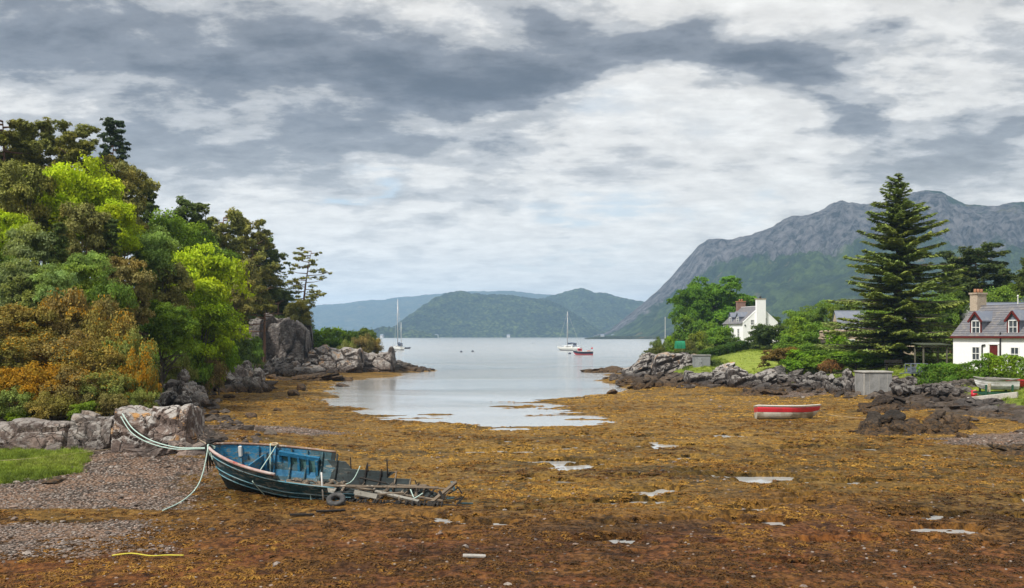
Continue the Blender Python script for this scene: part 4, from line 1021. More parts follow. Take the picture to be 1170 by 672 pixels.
# right shore
face('dark rocky tip of the right point', 710, 764, 405, 440, 116, DARKR, .7, 21, 5, (1.6, .6), .3, .6, dip=-.3, top=[(0, .45), (.5, .95), (1, 1)])
face('dark ledge with pale lichen below the green net cover', 744, 802, 406, 437, 112, DARKR, .7, 22, 4, (1.6, .55), .28, .5, dip=-.25)
outcrop('brown weeded rocks below the right point', 722, 790, 424, 446, 100, BRNR, .1, 8, 23, 4)
face('black ledges under the grey slab hut', 782, 842, 425, 447, 99, DARKR, .5, 24, 4, (1.8, .5), .28, .6, dip=-.3)
face('black ledges below the lawn', 830, 888, 426, 447, 96, DARKR, .6, 25, 4, (1.8, .5), .28, .6, dip=-.3)
outcrop('pale lichened knob at the lower edge of the lawn', 818, 846, 412, 430, 104, GREYR, 1.0, 4, 26, 2)
outcrop('low black stones on the weed below the lawn', 848, 900, 438, 449, 88, DARKR, .2, 6, 27, 2)
outcrop('row of dark stones under the copper shrub', 864, 926, 418, 432, 98, DARKR, .5, 7, 28, 2)
outcrop('tilted black slabs left of the concrete block', 908, 960, 418, 446, 90, DARKR, .6, 8, 29, 3, tilt=.5)
outcrop('pile of dark boulders against the concrete block', 944, 990, 420, 452, 86, DARKR, .7, 10, 30, 3, tilt=.6)
outcrop('rubble bank right of the concrete block', 1018, 1066, 428, 456, 80, DARKR, .5, 10, 31, 3, tilt=.5)
outcrop('rubble below the hedge and old boat', 1058, 1112, 434, 462, 76, DARKR, .4, 10, 32, 3, tilt=.5)
outcrop('dark ledge in front of the timber baulk', 1096, 1162, 452, 470, 66, DARKR, .3, 9, 33, 2.4)
outcrop('rounded grey rock at the right edge above the shingle', 1112, 1150, 460, 478, 62, (0.12, .105, .095), .3, 3, 34, 2)
outcrop('long weed-black reef in front of the concrete block', 978, 1084, 468, 496, 54.5, (0.045, 0.036, 0.028), .0, 10, 35, 3, sink=.4)
outcrop('brown weeded reef right of the long black reef', 1062, 1112, 462, 492, 57, BRNR, .0, 7, 36, 3)
outcrop('dark wrack hummocks below the concrete block', 984, 1050, 452, 470, 68, (0.05, 0.036, 0.026), .0, 7, 37, 3)
outcrop('weeded stone at the right edge below the shingle', 1136, 1180, 502, 526, 45, (0.085, .065, .045), .2, 4, 38, 1.2)
outcrop('flat brown reef breaking the water off the right point', 664, 716, 417, 428, 146, BRNR, 0, 6, 39, 6, sink=.25)
outcrop('weeded rocks at the water edge below the right point', 706, 744, 430, 446, 106, BRNR, 0, 6, 40, 3)

def boulder(px, py, wpx, hpx, label, colr, lich, z=0.15):
    p = on(px, py, z); p.z = hz1(p.x, p.y)
    o = link('boulder', SMALL[rr.randrange(6)]); s = wpx / FPX * p.y / 1.6
    o.location = (p.x, p.y, p.z + hpx / FPX * p.y * .25); o.scale = (s, s * rr.uniform(.7, 1.1), hpx / FPX * p.y / 1.5)
    o.rotation_euler = (rr.uniform(-.3, .3), rr.uniform(-.3, .3), rr.uniform(0, 6.28)); o.color = tuple(colr) + (lich,)
    return tag(o, label, 'boulder', 'single boulders on the flats')
BO = [(205, 470, 12, 7, 'small dark boulder behind the pale lichened rock', DARKR, .5), (222, 452, 10, 6, 'grey boulder right of the orange-topped dark rock', GREYR, .6), (246, 448, 14, 7, 'dark weed-hung boulder left of the ochre flats', DARKR, .3),
      (262, 456, 10, 5, 'lone dark stone on the ochre flats left of centre', DARKR, .0), (287, 478, 10, 6, 'pale grey stone on the ochre weed', GREYR, .2), (312, 434, 14, 7, 'brown boulder at the root of the spit', BRNR, .0),
      (335, 452, 16, 8, 'dark weedy hummock stone off the spit', BRNR, 0), (345, 446, 12, 8, 'dark stone beside the weedy hummock', DARKR, 0), (392, 440, 12, 6, 'wet boulder at the left corner of the water', GREYR, 0),
      (298, 446, 12, 6, 'dark stone under the orange-topped ledge', DARKR, 0), (318, 470, 8, 4, 'small dark stone in the weed left of the water', BRNR, 0), (1086, 522, 9, 7, 'small black stone alone on the right flats', DARKR, 0),
      (986, 466, 10, 5, 'dark stone between the red dinghy and the reef', DARKR, 0), (1100, 500, 12, 6, 'weedy stone left of the shingle patch', BRNR, 0), (85, 553, 9, 4, 'small dark stone on the shingle right of the grass', DARKR, 0),
      (62, 562, 22, 4, 'flat dark piece of rock on the upper shingle', DARKR, 0), (756, 440, 12, 6, 'brown stone below the right point', BRNR, 0), (700, 450, 14, 5, 'weeded stone by the water right of centre', BRNR, 0)]
for px, py, wp, hp, lb, c_, li in BO: boulder(px, py, wp, hp, lb, c_, li)

# ------------------------------------------------------------------ uncountable ground cover, instanced by geometry nodes
def scatter(name, P, yaw, scl, tint, protos, label=None, cat=None, tilt=None):
    me = bpy.data.meshes.new(name); n = len(P)
    me.vertices.add(n); me.vertices.foreach_set('co', np.asarray(P, np.float32).ravel())
    rot = np.zeros((n, 3), np.float32); rot[:, 2] = yaw
    if tilt is not None: rot[:, :2] = tilt
    a = me.attributes.new('rot', 'FLOAT_VECTOR', 'POINT'); a.data.foreach_set('vector', rot.ravel())
    scl = np.asarray(scl, np.float32)
    if scl.ndim == 1: scl = np.repeat(scl[:, None], 3, 1)
    a = me.attributes.new('scl', 'FLOAT_VECTOR', 'POINT'); a.data.foreach_set('vector', np.ascontiguousarray(scl).ravel())
    a = me.attributes.new('tone', 'FLOAT', 'POINT'); a.data.foreach_set('value', np.asarray(tint, np.float32))
    a = me.attributes.new('pick', 'INT', 'POINT'); a.data.foreach_set('value', np.random.default_rng(1).integers(0, len(protos), n).astype(np.int32))
    o = link(name, me); struct(o, 'stuff')
    if label: o['label'] = label; o['category'] = cat
    g = bpy.data.node_groups.new(name, 'GeometryNodeTree')
    g.interface.new_socket('Geometry', in_out='INPUT', socket_type='NodeSocketGeometry'); g.interface.new_socket('Geometry', in_out='OUTPUT', socket_type='NodeSocketGeometry')
    gi = g.nodes.new('NodeGroupInput'); go_ = g.nodes.new('NodeGroupOutput'); ins = g.nodes.new('GeometryNodeInstanceOnPoints'); jn = g.nodes.new('GeometryNodeJoinGeometry')
    for pr in protos:
        ob = bpy.data.objects.new(name + '_piece', pr)
        oi = g.nodes.new('GeometryNodeObjectInfo'); oi.inputs['Object'].default_value = ob; oi.inputs['As Instance'].default_value = True
        g.links.new(oi.outputs['Geometry'], jn.inputs[0])
    def na(nm, dt):
        x = g.nodes.new('GeometryNodeInputNamedAttribute'); x.data_type = dt; x.inputs['Name'].default_value = nm; return x.outputs['Attribute']
    g.links.new(gi.outputs[0], ins.inputs['Points']); g.links.new(jn.outputs[0], ins.inputs['Instance']); ins.inputs['Pick Instance'].default_value = True
    g.links.new(na('pick', 'INT'), ins.inputs['Instance Index'])
    er = g.nodes.new('FunctionNodeEulerToRotation'); g.links.new(na('rot', 'FLOAT_VECTOR'), er.inputs[0]); g.links.new(er.outputs[0], ins.inputs['Rotation'])
    g.links.new(na('scl', 'FLOAT_VECTOR'), ins.inputs['Scale']); g.links.new(ins.outputs[0], go_.inputs[0])
    md = o.modifiers.new('scatter', 'NODES'); md.node_group = g
    return o

def tone_mat(name, ramp_cols, rough=0.5, spec=0.12, trans=0.0, fine=12.0):
    m_, nb, bs, out = new_mat(name)
    t = nb.attr('tone', 'INSTANCER')
    cr_ = nb.node('ShaderNodeValToRGB'); nb.put(cr_.inputs[0], t)
    e = cr_.color_ramp.elements; e[0].color = ramp_cols[0] + (1,); e[1].color = ramp_cols[-1] + (1,)
    for k, c in enumerate(ramp_cols[1:-1]): x = e.new((k + 1) / (len(ramp_cols) - 1)); x.color = c + (1,)
    f_ = nb.noise(wpos(nb), fine, 4, 0.6)
    c = nb.mix(1.0, cr_.outputs[0], nb.vec(*[nb.ramp(f_, 0.3, 0.7, 0.65, 1.35)] * 3), 'MULTIPLY')
    nb.put(bs.inputs['Base Color'], c); bs.inputs['Roughness'].default_value = rough; bs.inputs['Specular IOR Level'].default_value = spec
    if trans:
        tr = nb.node('ShaderNodeBsdfTranslucent'); nb.put(tr.inputs[0], c); mx = nb.node('ShaderNodeMixShader'); mx.inputs[0].default_value = trans
        nb.l.new(bs.outputs[0], mx.inputs[1]); nb.l.new(tr.outputs[0], mx.inputs[2]); nb.l.new(mx.outputs[0], out.inputs[0])
    return m_
weed_mat = tone_mat('bladder_wrack', [(0.045, 0.022, 0.007), (0.13, 0.060, 0.013), (0.25, 0.125, 0.020), (0.38, 0.22, 0.040)], 0.55, 0.12)
def weed_proto(seed, fr=16):
    """a limp tuft of wrack: flat branching fronds lying over each other"""
    rng = np.random.default_rng(seed); V = []; Fq = []
    for k in range(fr):
        a = rng.random() * 6.28; L = rng.uniform(.35, 1.0); wd = rng.uniform(.06, .13); bend = rng.normal() * .6
        st = rng.normal(size=2) * .18; o = len(V); hgt = rng.uniform(.08, .30)
        for j in range(4):
            s = j / 3; aa = a + bend * s; c = np.array([st[0] + math.cos(aa) * L * s, st[1] + math.sin(aa) * L * s, hgt * math.sin(math.pi * min(1, s * .9 + .15)) + 0.02 + rng.normal() * .03])
            sd_ = np.array([-math.sin(aa), math.cos(aa), rng.normal() * .5]) * wd * (1.1 - .5 * s) * (1 if j else .6)
            V += [c - sd_, c + sd_]
        for j in range(3): Fq.append((o + 2 * j, o + 2 * j + 1, o + 2 * j + 3, o + 2 * j + 2))
    return mesh_np('wrack_tuft', np.array(V), [np.array(Fq)], [weed_mat], False)
rng = np.random.default_rng(77)
N = 60000
T_ = rng.uniform(-0.62, 0.62, N); D_ = 19.0 * (120 / 19.0) ** rng.random(N)
X_, Y_ = T_ * D_, D_
Hh_, Zz = ground_h(X_, Y_, True, True)
clump = fb2(X_ * 0.8, Y_ * 0.8, 4, 41)
ok = (Hh_ > 0.0) & (Zz['rock'] < 0.4) & (Zz['grass'] < 0.3) & (Zz['pebble'] * sst(22, 30, Y_) < 0.5) & (clump + rng.normal(size=N) * .12 > 0.47)
X_, Y_, Hh_, clump = X_[ok], Y_[ok], Hh_[ok], clump[ok]
tone = np.clip(0.56 + 1.5 * (fb2(X_ * .12, Y_ * .26, 4, 43) - .5) + np.where(Y_ < 40, 0.020, 0.006) * (Y_ - 40) - 0.010 * np.maximum(0, X_) * (Y_ < 46) + rng.normal(size=len(X_)) * .16, 0.02, 1)
sz = rng.uniform(.08, .20, len(X_)) * (0.75 + Y_ / 75)
scatter('seaweed', np.stack([X_, Y_, Hh_ - 0.01], 1), rng.random(len(X_)) * 6.28, np.stack([sz, sz, sz * .6], 1), tone, [weed_proto(i) for i in range(6)],
        'brown and ochre bladder wrack carpeting the tidal flats', 'seaweed')
peb_mat = tone_mat('shingle_stone', [(0.050, 0.038, 0.032), (0.15, 0.115, 0.092), (0.21, 0.145, 0.11), (0.19, 0.16, 0.14), (0.28, 0.235, 0.20)], 0.7, 0.3, 0, 20)
PB = [rock_mesh('shingle_stone', 700 + i, 9, 2, 0.05, peb_mat) for i in range(5)]
N = 110000
T_ = rng.uniform(-0.62, 0.62, N); D_ = 19.0 * (95 / 19.0) ** rng.random(N)
X_, Y_ = T_ * D_, D_
Hh_, Zz = ground_h(X_, Y_, True, True)
ok = (Hh_ > 0.0) & (Zz['grass'] < 0.4) & (Zz['wood'] < .3) & (rng.random(N) < np.maximum(Zz['pebble'] * 0.9 * (0.35 + 0.65 * (fb2(X_ * .3, Y_ * .9, 3, 51) > .47)), 0.022))
X_, Y_, Hh_ = X_[ok], Y_[ok], Hh_[ok]
sz = rng.uniform(.022, .052, len(X_)) * (0.8 + Y_ / 90) * np.where(rng.random(len(X_)) < .05, 2.0, 1)
scatter('shingle', np.stack([X_, Y_, Hh_ + sz * .15], 1), rng.random(len(X_)) * 6.28, np.stack([sz, sz * .8, sz * .5], 1), rng.random(len(X_)), PB, 'grey and pink shingle stones on the upper beach', 'shingle')
rub_mat = tone_mat('rubble_stone', [(0.022, 0.016, 0.012), (0.055, 0.040, 0.030), (0.095, 0.075, 0.058), (0.16, 0.135, 0.115)], 0.75, 0.3, 0, 6)
RB = [rock_mesh('rubble_stone', 720 + i, 10, 3, 0.08, rub_mat) for i in range(6)]
N = 26000
X_ = np.concatenate([rng.uniform(-50, -8, N // 2), rng.uniform(10, 60, N // 2)]); Y_ = rng.uniform(38, 165, N)
sL_ = sd_poly(X_, Y_, PL); sR_ = sd_poly(X_, Y_, PR)
Hh_, Zz = ground_h(X_, Y_, True, True); dn = fb2(X_ * .35, Y_ * .35, 3, 81)
ok = (((sL_ > -2.5) & (sL_ < 2.6) & (Y_ > 41)) | ((sR_ > -2.6) & (sR_ < 4.2))) & (Zz['grass'] < .75) & (np.abs(X_ / Y_) < .6) & (Hh_ > .05) & (dn + rng.normal(size=N) * .1 > np.where(X_ > 0, .53, .46))
X_, Y_, Hh_ = X_[ok], Y_[ok], Hh_[ok]
sz = rng.uniform(.10, .38, len(X_)) ** 1.2 * (0.8 + Y_ / 160)
scatter('rubble', np.stack([X_, Y_, Hh_ + sz * .1], 1), rng.random(len(X_)) * 6.28, np.stack([sz * 1.2, sz, sz * .62], 1), np.clip(rng.random(len(X_)) * .7 + .35 * (Hh_ > 1.2), 0, 1), RB, 'dark broken stones along the foot of the banks', 'rubble', rng.normal(size=(len(X_), 2)) * .2)
grass_mat = tone_mat('shore_grass', [(0.080, 0.115, 0.018), (0.16, 0.225, 0.022), (0.24, 0.30, 0.035), (0.32, 0.32, 0.10)], 0.6, 0.2, 0.3, 3.0)
def grass_proto(seed, nbl=26):
    rng = np.random.default_rng(seed); V = []; Fq = []
    for k in range(nbl):
        a = rng.random() * 6.28; L = rng.uniform(.5, 1.0); st = rng.normal(size=2) * .28; ln = rng.uniform(.2, .75); o = len(V)
        for j in range(3):
            s = j / 2; c = np.array([st[0] + math.cos(a) * ln * L * s * s, st[1] + math.sin(a) * ln * L * s * s, L * s * (1 - .25 * ln * s)])
            sd_ = np.array([-math.sin(a), math.cos(a), 0]) * .035 * (1 - .85 * s); V += [c - sd_, c + sd_]
        Fq += [(o, o + 1, o + 3, o + 2), (o + 2, o + 3, o + 5, o + 4)]
    return mesh_np('grass_tuft', np.array(V), [np.array(Fq)], [grass_mat], False)
GP = [grass_proto(i) for i in range(4)]
N = 60000
X_ = np.concatenate([rng.uniform(-24, -12, N // 2), rng.uniform(14, 70, N // 2)]); Y_ = np.concatenate([rng.uniform(24, 41, N // 2), rng.uniform(60, 150, N // 2)])
Hh_, Zz = ground_h(X_, Y_, True, True)
ok = (rng.random(N) < Zz['grass'] ** 1.5) & (Zz['wood'] < .3) & (np.abs(X_ / Y_) < .6) & ((X_ < 0) | (rng.random(N) < .6))
X_, Y_, Hh_ = X_[ok], Y_[ok], Hh_[ok]
sz = np.where(X_ < 0, rng.uniform(.10, .24, len(X_)), rng.uniform(.16, .34, len(X_)))
lawn = (X_ > 0) & (sd_poly(X_, Y_, [(24, 104), (32, 106), (40, 138), (28, 138)]) > 0)
sz = np.where(lawn, .10, sz)
scatter('grass', np.stack([X_, Y_, Hh_ - .01], 1), rng.random(len(X_)) * 6.28, np.stack([sz * 1.3, sz * 1.3, sz], 1), np.clip(0.45 + 1.2 * (fb2(X_ * .3, Y_ * .3, 3, 61) - .5) + np.where(lawn, .25, 0) + rng.normal(size=len(X_)) * .12, 0, 1), GP,
        'green grass on the banks and lawn', 'grass')
under_mat = tone_mat('undergrowth_leaf', [(0.030, 0.045, 0.012), (0.055, 0.085, 0.018), (0.095, 0.135, 0.024), (0.115, 0.080, 0.026)], 0.6, 0.2, 0.2, 2.0)
def puff(seed, n=420):
    rng = np.random.default_rng(seed); u = sphere_dirs(n, rng); u[:, 2] = np.abs(u[:, 2])
    lob = 0.75 + 0.5 * fbm(u * 2.2 + seed, 3, seed)
    P = u * (lob * rng.uniform(.75, 1.05, n))[:, None] * np.array([1, 1, .8])
    v, f = cards(P, u + rng.normal(size=(n, 3)) * .6, rng.uniform(.06, .14, n), rng)
    return mesh_np('undergrowth_clump', v, [f], [under_mat], False)
PF = [puff(i) for i in range(4)]
N = 9000
X_ = rng.uniform(-95, -12, N); Y_ = rng.uniform(40, 175, N)
Hh_, Zz = ground_h(X_, Y_, True, True)
ok = (Zz['wood'] > .6) & (X_ / Y_ > -.62) & (sd_poly(X_, Y_, PH) > 0.6)
X_, Y_, Hh_ = X_[ok], Y_[ok], Hh_[ok]
sz = rng.uniform(.6, 1.5, len(X_)) * np.where(Y_ < 48, .6, 1)
scatter('undergrowth', np.stack([X_, Y_, Hh_ - .1], 1), rng.random(len(X_)) * 6.28, sz, np.clip(0.4 + 1.4 * (fb2(X_ * .08, Y_ * .08, 3, 71) - .5) + rng.normal(size=len(X_)) * .15, 0, 1), PF,
        'dense scrub and bramble covering the headland slope', 'scrub')
N = 5000
X_ = rng.uniform(16, 130, N); Y_ = rng.uniform(78, 230, N)
Hh_, Zz = ground_h(X_, Y_, True, True); sr = sd_poly(X_, Y_, PR)
ok = (sr > 5) & (X_ / Y_ < .62) & (sd_poly(X_, Y_, [(22, 100), (33, 100), (42, 150), (27, 140)]) < 0) & (Y_ > 108) & (sd_poly(X_, Y_, [(36, 165), (50, 165), (50, 185), (34, 185)]) < 0)
X_, Y_, Hh_ = X_[ok], Y_[ok], Hh_[ok]
sz = rng.uniform(.4, 1.0, len(X_))
scatter('garden_undergrowth', np.stack([X_, Y_, Hh_ - .1], 1), rng.random(len(X_)) * 6.28, sz, np.clip(0.5 + 1.2 * (fb2(X_ * .1, Y_ * .1, 3, 73) - .5) + rng.normal(size=len(X_)) * .15, 0, 1), PF,
        'green garden scrub on the right shore', 'scrub')
# ================================================================== boats
def paint_mat(name, c, c2, worn, bare, wear=0.52, rough=0.55, scale=1.6, along=(0.5, 1.0, 2.6)):
    """old brush paint: two drifting shades, streaked along the planks, flaking to bare wood"""
    m_, nb, bs, out = new_mat(name); p = opos(nb)
    sp = nb.scale(p, along)
    a = nb.noise(sp, scale, 7, 0.65, 0.5); f_ = nb.noise(sp, scale * 5, 6, 0.7, 0.4)
    cc = nb.mix(nb.ramp(a, 0.35, 0.65), c, c2)
    cc = nb.mix(nb.ramp(nb.m('ADD', nb.m('MULTIPLY', a, 0.5), nb.m('MULTIPLY', f_, 0.5)), wear, wear + 0.05), cc, bare)
    cc = nb.mix(nb.ramp(nb.noise(nb.scale(p, (1.5, 1.5, 0.35)), 6, 5, 0.6), 0.54, 0.72), cc, worn)
    nb.put(bs.inputs['Base Color'], cc); bs.inputs['Roughness'].default_value = rough; bs.inputs['Specular IOR Level'].default_value = 0.3
    nb.put(bs.inputs['Normal'], nb.bump(f_, 0.5, 0.03))
    return m_
hull_blue = paint_mat('flaking_teal_paint', (0.012, 0.048, 0.064), (0.018, 0.085, 0.112), (0.008, 0.014, 0.015), (0.18, 0.18, 0.165), .505)
hull_tar = paint_mat('tarred_planks', (0.008, 0.011, 0.011), (0.012, 0.020, 0.021), (0.006, 0.006, 0.006), (0.055, 0.05, 0.045), .62)
in_blue = paint_mat('inner_blue_paint', (0.014, 0.110, 0.215), (0.018, 0.19, 0.35), (0.012, 0.035, 0.05), (0.14, 0.165, 0.155), .505)
in_green = paint_mat('inner_faded_paint', (0.035, 0.070, 0.075), (0.022, 0.095, 0.14), (0.012, 0.02, 0.02), (0.17, 0.17, 0.145), .52)
in_dark = paint_mat('rotten_planks', (0.016, 0.022, 0.023), (0.035, 0.045, 0.045), (0.008, 0.007, 0.006), (0.10, 0.09, 0.075), .58, .85)
rail_mat = paint_mat('red_white_rail', (0.46, 0.43, 0.40), (0.30, 0.055, 0.04), (0.30, 0.22, 0.18), (0.30, 0.25, 0.2), .55)
rail_far = paint_mat('rusty_pale_rail', (0.26, 0.19, 0.145), (0.22, 0.10, 0.06), (0.09, 0.06, 0.05), (0.36, 0.31, 0.26), .52)
drift = paint_mat('bleached_timber', (0.18, 0.14, 0.10), (0.095, 0.075, 0.055), (0.06, 0.045, 0.035), (0.34, 0.29, 0.23), .55, .85)
char = paint_mat('black_rotten_timber', (0.014, 0.012, 0.011), (0.030, 0.026, 0.022), (0.006, 0.005, 0.005), (0.10, 0.085, 0.07), .62, .9)
whitep = plain('chipped_white_paint', (0.62, 0.61, 0.58), 0.5, 0.1, 2.0, (0.40, 0.38, 0.34), 0.1, None, .4, 0, .55)
rubber = plain('tyre_rubber', (0.045, 0.045, 0.045), 0.8, 0.3, 4, (0.10, 0.095, 0.09))
rope_mat = plain('pale_green_rope', (0.42, 0.56, 0.50), 0.8, 0.2, 20, (0.36, 0.42, 0.38))
rope_tan = plain('tan_rope', (0.40, 0.31, 0.20), 0.8, 0.2, 20)
yellow_rope = plain('yellow_rope', (0.58, 0.52, 0.06), 0.7, 0.2, 20, (0.40, 0.36, 0.08))

wk = thing('wrecked_boat', 'derelict blue and black wooden fishing boat lying broken on the seaweed', 'boat', (0, 0, 0))
WL = 9.0
bow = at(244, 508, 33.6); gz_ = hz1(-6.0, 32.3)
wk.location = (bow.x, bow.y, gz_ - 0.12)
wk.rotation_euler = (R(11), R(0.6), -0.20)
def wB(u): return 1.32 * (1 - (1 - min(u / 0.42, 1)) ** 2.2) ** 0.8 * (1 - 0.22 * max(0, (u - .55) / .45) ** 2)
def wS(u): return 1.70 - 1.72 * u + 1.08 * u * u
def wP(u, sgn, g, off=0.0):
    g = max(g, 0.0)
    e = 1.05 - 0.42 * min(1, u / .35); B_ = wB(u) + 0.035
    y = B_ * g ** e; z = 0.02 + wS(u) * g ** (1.15 + 0.55 * min(1, u / .35))
    x = u * WL + 0.72 * (1 - g) ** 1.2 * (1 - u) ** 7
    n_y = 0.75 + .25 * g; n_z = -0.55 * (1 - g)
    return Vector((x, sgn * (y + off * n_y), z + off * n_z))
def strake(sgn, g0, g1, u1, mats, fat=0.035, nu=26, jag=0.03, seed=0, u_in=0.56):
    r_ = random.Random(seed); V = []; F = []; fm = []
    ue0, ue1 = u1 + r_.uniform(-jag, jag), u1 + r_.uniform(-jag, jag)
    for i in range(nu + 1):
        for j, (g, o_) in enumerate(((g0 - 0.012, 0.030), (g1, 0.0))):
            s = i / nu; u = s * (ue0 if j == 0 else ue1)
            dent = 0.012 * math.sin(u * 23 + seed * 1.7) * min(1, u * 4)
            V.append(wP(u, sgn, g, o_ + dent + fat)); V.append(wP(u, sgn, g, o_ + dent))
    for i in range(nu):
        a = i * 4; b_ = a + 4
        F += [(a, b_, b_ + 2, a + 2), (a + 1, a + 3, b_ + 3, b_ + 1), (a, a + 1, b_ + 1, b_), (a + 2, b_ + 2, b_ + 3, a + 3)]
        um = (i + .5) / nu * u1
        inner = 1 if um + .10 * math.sin(seed * 2.3) < u_in * .62 else (3 if um < u_in else 2)
        fm += [0 if um < 0.80 else 2, inner, 0, 0]
    F += [(0, 2, 3, 1), (nu * 4, nu * 4 + 1, nu * 4 + 3, nu * 4 + 2)]; fm += [0, 2]
    mb = MB(); mb.v = V; mb.f = F; mb.fm = fm
    return mb.build('plank', mats, wk)
NS = 8
near_end = [0.99, 0.97, 0.93, 0.80, 0.64, 0.60, 0.50, 0.36]
far_end = [0.97, 0.93, 0.86, 0.80, 0.73, 0.66, 0.50, 0.43]
for k in range(NS):
    g0, g1 = k / NS, (k + 1) / NS
    strake(-1, g0, g1, near_end[k], [hull_tar if k < 4 else hull_blue, in_blue, in_dark, in_green], seed=k)
    strake(1, g0, g1, far_end[k], [hull_tar if k < 4 else hull_blue, in_blue, in_dark, in_green], seed=20 + k, u_in=0.42 if k > 3 else .38)
m = MB(); m.tube([wP(u, -1, 1.0, 0.05) + Vector((0, 0, .02)) for u in np.linspace(0.004, .33, 14)], 0.055, 6); m.build('gunwale_rail', rail_mat, wk, True)
m = MB(); m.tube([wP(u, 1, 1.0, 0.02) + Vector((0, 0, .03)) for u in np.linspace(0.004, .44, 18)], 0.045, 6); m.build('gunwale_rail', rail_far, wk, True)
for g, ue in ((0.90, .55), (0.66, .60), (.52, .56)):           # rubbing strips in paler paint along the near side
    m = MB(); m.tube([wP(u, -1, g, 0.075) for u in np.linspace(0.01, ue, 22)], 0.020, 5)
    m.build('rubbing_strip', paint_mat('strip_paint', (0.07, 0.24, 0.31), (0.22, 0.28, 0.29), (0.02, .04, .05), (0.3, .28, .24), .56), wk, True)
# stem, keel
m = MB(); m.tube([(0.80, 0, -.05), (0.60, 0, .30), (0.30, 0, .95), (0.06, 0, 1.55), (-0.04, 0, 1.92)], [.085, .085, .085, .085, .09], 6); m.build('stem_post', char, wk, True)
m = MB(); m.beam((0.75, 0, -.02), (8.45, 0, .0), .13, .2); m.build('keel', char, wk)
m = MB(); m.tube([(-.05, -.06, 1.86), (.10, -.16, 1.86), (.20, .14, 1.86), (-.02, .14, 1.80), (-.08, -.10, 1.76), (.12, -.18, 1.74)], .035, 6); m.build('bow_lashing', char, wk, True)
r_ = random.Random(3)
for k in range(9):                                              # weed hanging from the stem head
    m = MB(); x0 = r_.uniform(-.10, .14); y0 = r_.uniform(-.2, -.02); l_ = r_.uniform(.35, 1.0)
    m.tube([(x0, y0, 1.80), (x0 + .02, y0 - .04, 1.80 - l_ * .5), (x0 + r_.uniform(-.05, .08), y0 - .04, 1.80 - l_)], [.035, .03, .010], 5); m.build('hanging_weed', char, wk, True)
# ribs
for i, u in enumerate((.09, .15, .21, .27, .33, .39, .45)):
    m = MB(); m.tube([wP(u, 1, g, -0.045) for g in np.linspace(.1, 1.0, 8)], .035, 5); m.build('rib', in_blue if u < .25 else (in_green if u < .42 else in_dark), wk, True)
for i, u in enumerate((.57, .63, .69, .75, .81, .87)):
    gt = (.86, .80, .78, .66, .52, .40)[i]
    m = MB(); m.tube([wP(u, 1, g, -0.045) for g in np.linspace(.05, gt, 7)], [.035] * 6 + [.02], 5); m.build('rib', char if i < 2 else drift, wk, True)
for i, u in enumerate((.12, .2, .28, .36, .44, .52, .60, .68, .76, .83, .90)):
    gt = (.95, .95, .93, .90, .82, .72, .68, .60, .5, .42, .35)[i]
    m = MB(); m.tube([wP(u, -1, g, -0.045) for g in np.linspace(.05, gt, 7)], [.035] * 6 + [.022], 5); m.build('rib', in_blue if u < .4 else drift, wk, True)
# standing broken posts
for u, g, dzp, c_ in ((.505, .86, .22, char), (.575, .80, .20, char), (.655, .74, .48, char)):
    p = wP(u, 1, g, -.05); m = MB(); m.tube([p - Vector((0, 0, .6)), p + Vector((.02, -.03, dzp))], [.03, .022], 5); m.build('broken_post', c_, wk, True)
p = wP(.50, -1, .9, -.05); m = MB(); m.tube([p - Vector((0, 0, .6)), p + Vector((.0, 0, .42))], .028, 5); m.build('broken_post', whitep, wk, True)
pale_wood = paint_mat('pale_painted_timber', (0.25, 0.24, 0.21), (0.16, 0.145, 0.12), (0.05, .045, .04), (0.4, .37, .32), .55, .8)
# deck beams, thwart and lockers under the far rail
m = MB(); m.beam((2.05, .98, 1.24), (3.45, 1.12, 1.0), .16, .13); m.build('locker_beam', in_blue, wk)
for x_, h_ in ((2.1, .75), (2.42, .7), (2.75, .65), (3.08, .62), (3.40, .6)):
    m = MB(); m.beam((x_, .98, 1.18 - .16 * (x_ - 2.25)), (x_, .96, 1.18 - h_ - .1), .085, .085); m.build('locker_post', in_blue, wk)
m = MB(); m.box((2.72, 1.04, .82), (1.4, .03, .55), (0, .14, 0)); m.build('locker_panel', paint_mat('locker_green', (0.07, .16, .15), (0.10, .22, .21), (.03, .05, .05), (.2, .2, .18), .57), wk)
m = MB(); m.box((.86, .50, 1.40), (.10, .10, .34)); m.build('bollard_post', whitep, wk)
for x_ in (1.45, 1.72):
    m = MB(); m.beam((x_, .62, 1.55), (x_ + .03, .50, .75), .075, .06); m.build('bulkhead_post', in_blue, wk)
m = MB(); m.box((1.6, .30, .80), (.05, 1.5, .9), (0, .05, 0)); m.build('bulkhead', in_blue, wk)
m = MB(); m.box((2.9, -.45, .62), (1.4, .4, .035), (.25, .10, 0)); m.build('deck_board', drift, wk)
m = MB(); m.box((4.0, -.66, .60), (1.35, .36, .04), (.2, .09, .02)); m.build('deck_board', pale_wood, wk)
m = MB(); m.box((3.0, -.92, .80), (.26, .06, .22)); m.build('cleat_block', char, wk)
for k in range(7):                                              # bottom boards
    m = MB(); m.box((3.9 + .1 * k, -.75 + .24 * k, .16 + .012 * k), (3.4, .2, .03), (0, .01, .02 * (k % 3 - 1))); m.build('bottom_board', in_dark, wk)
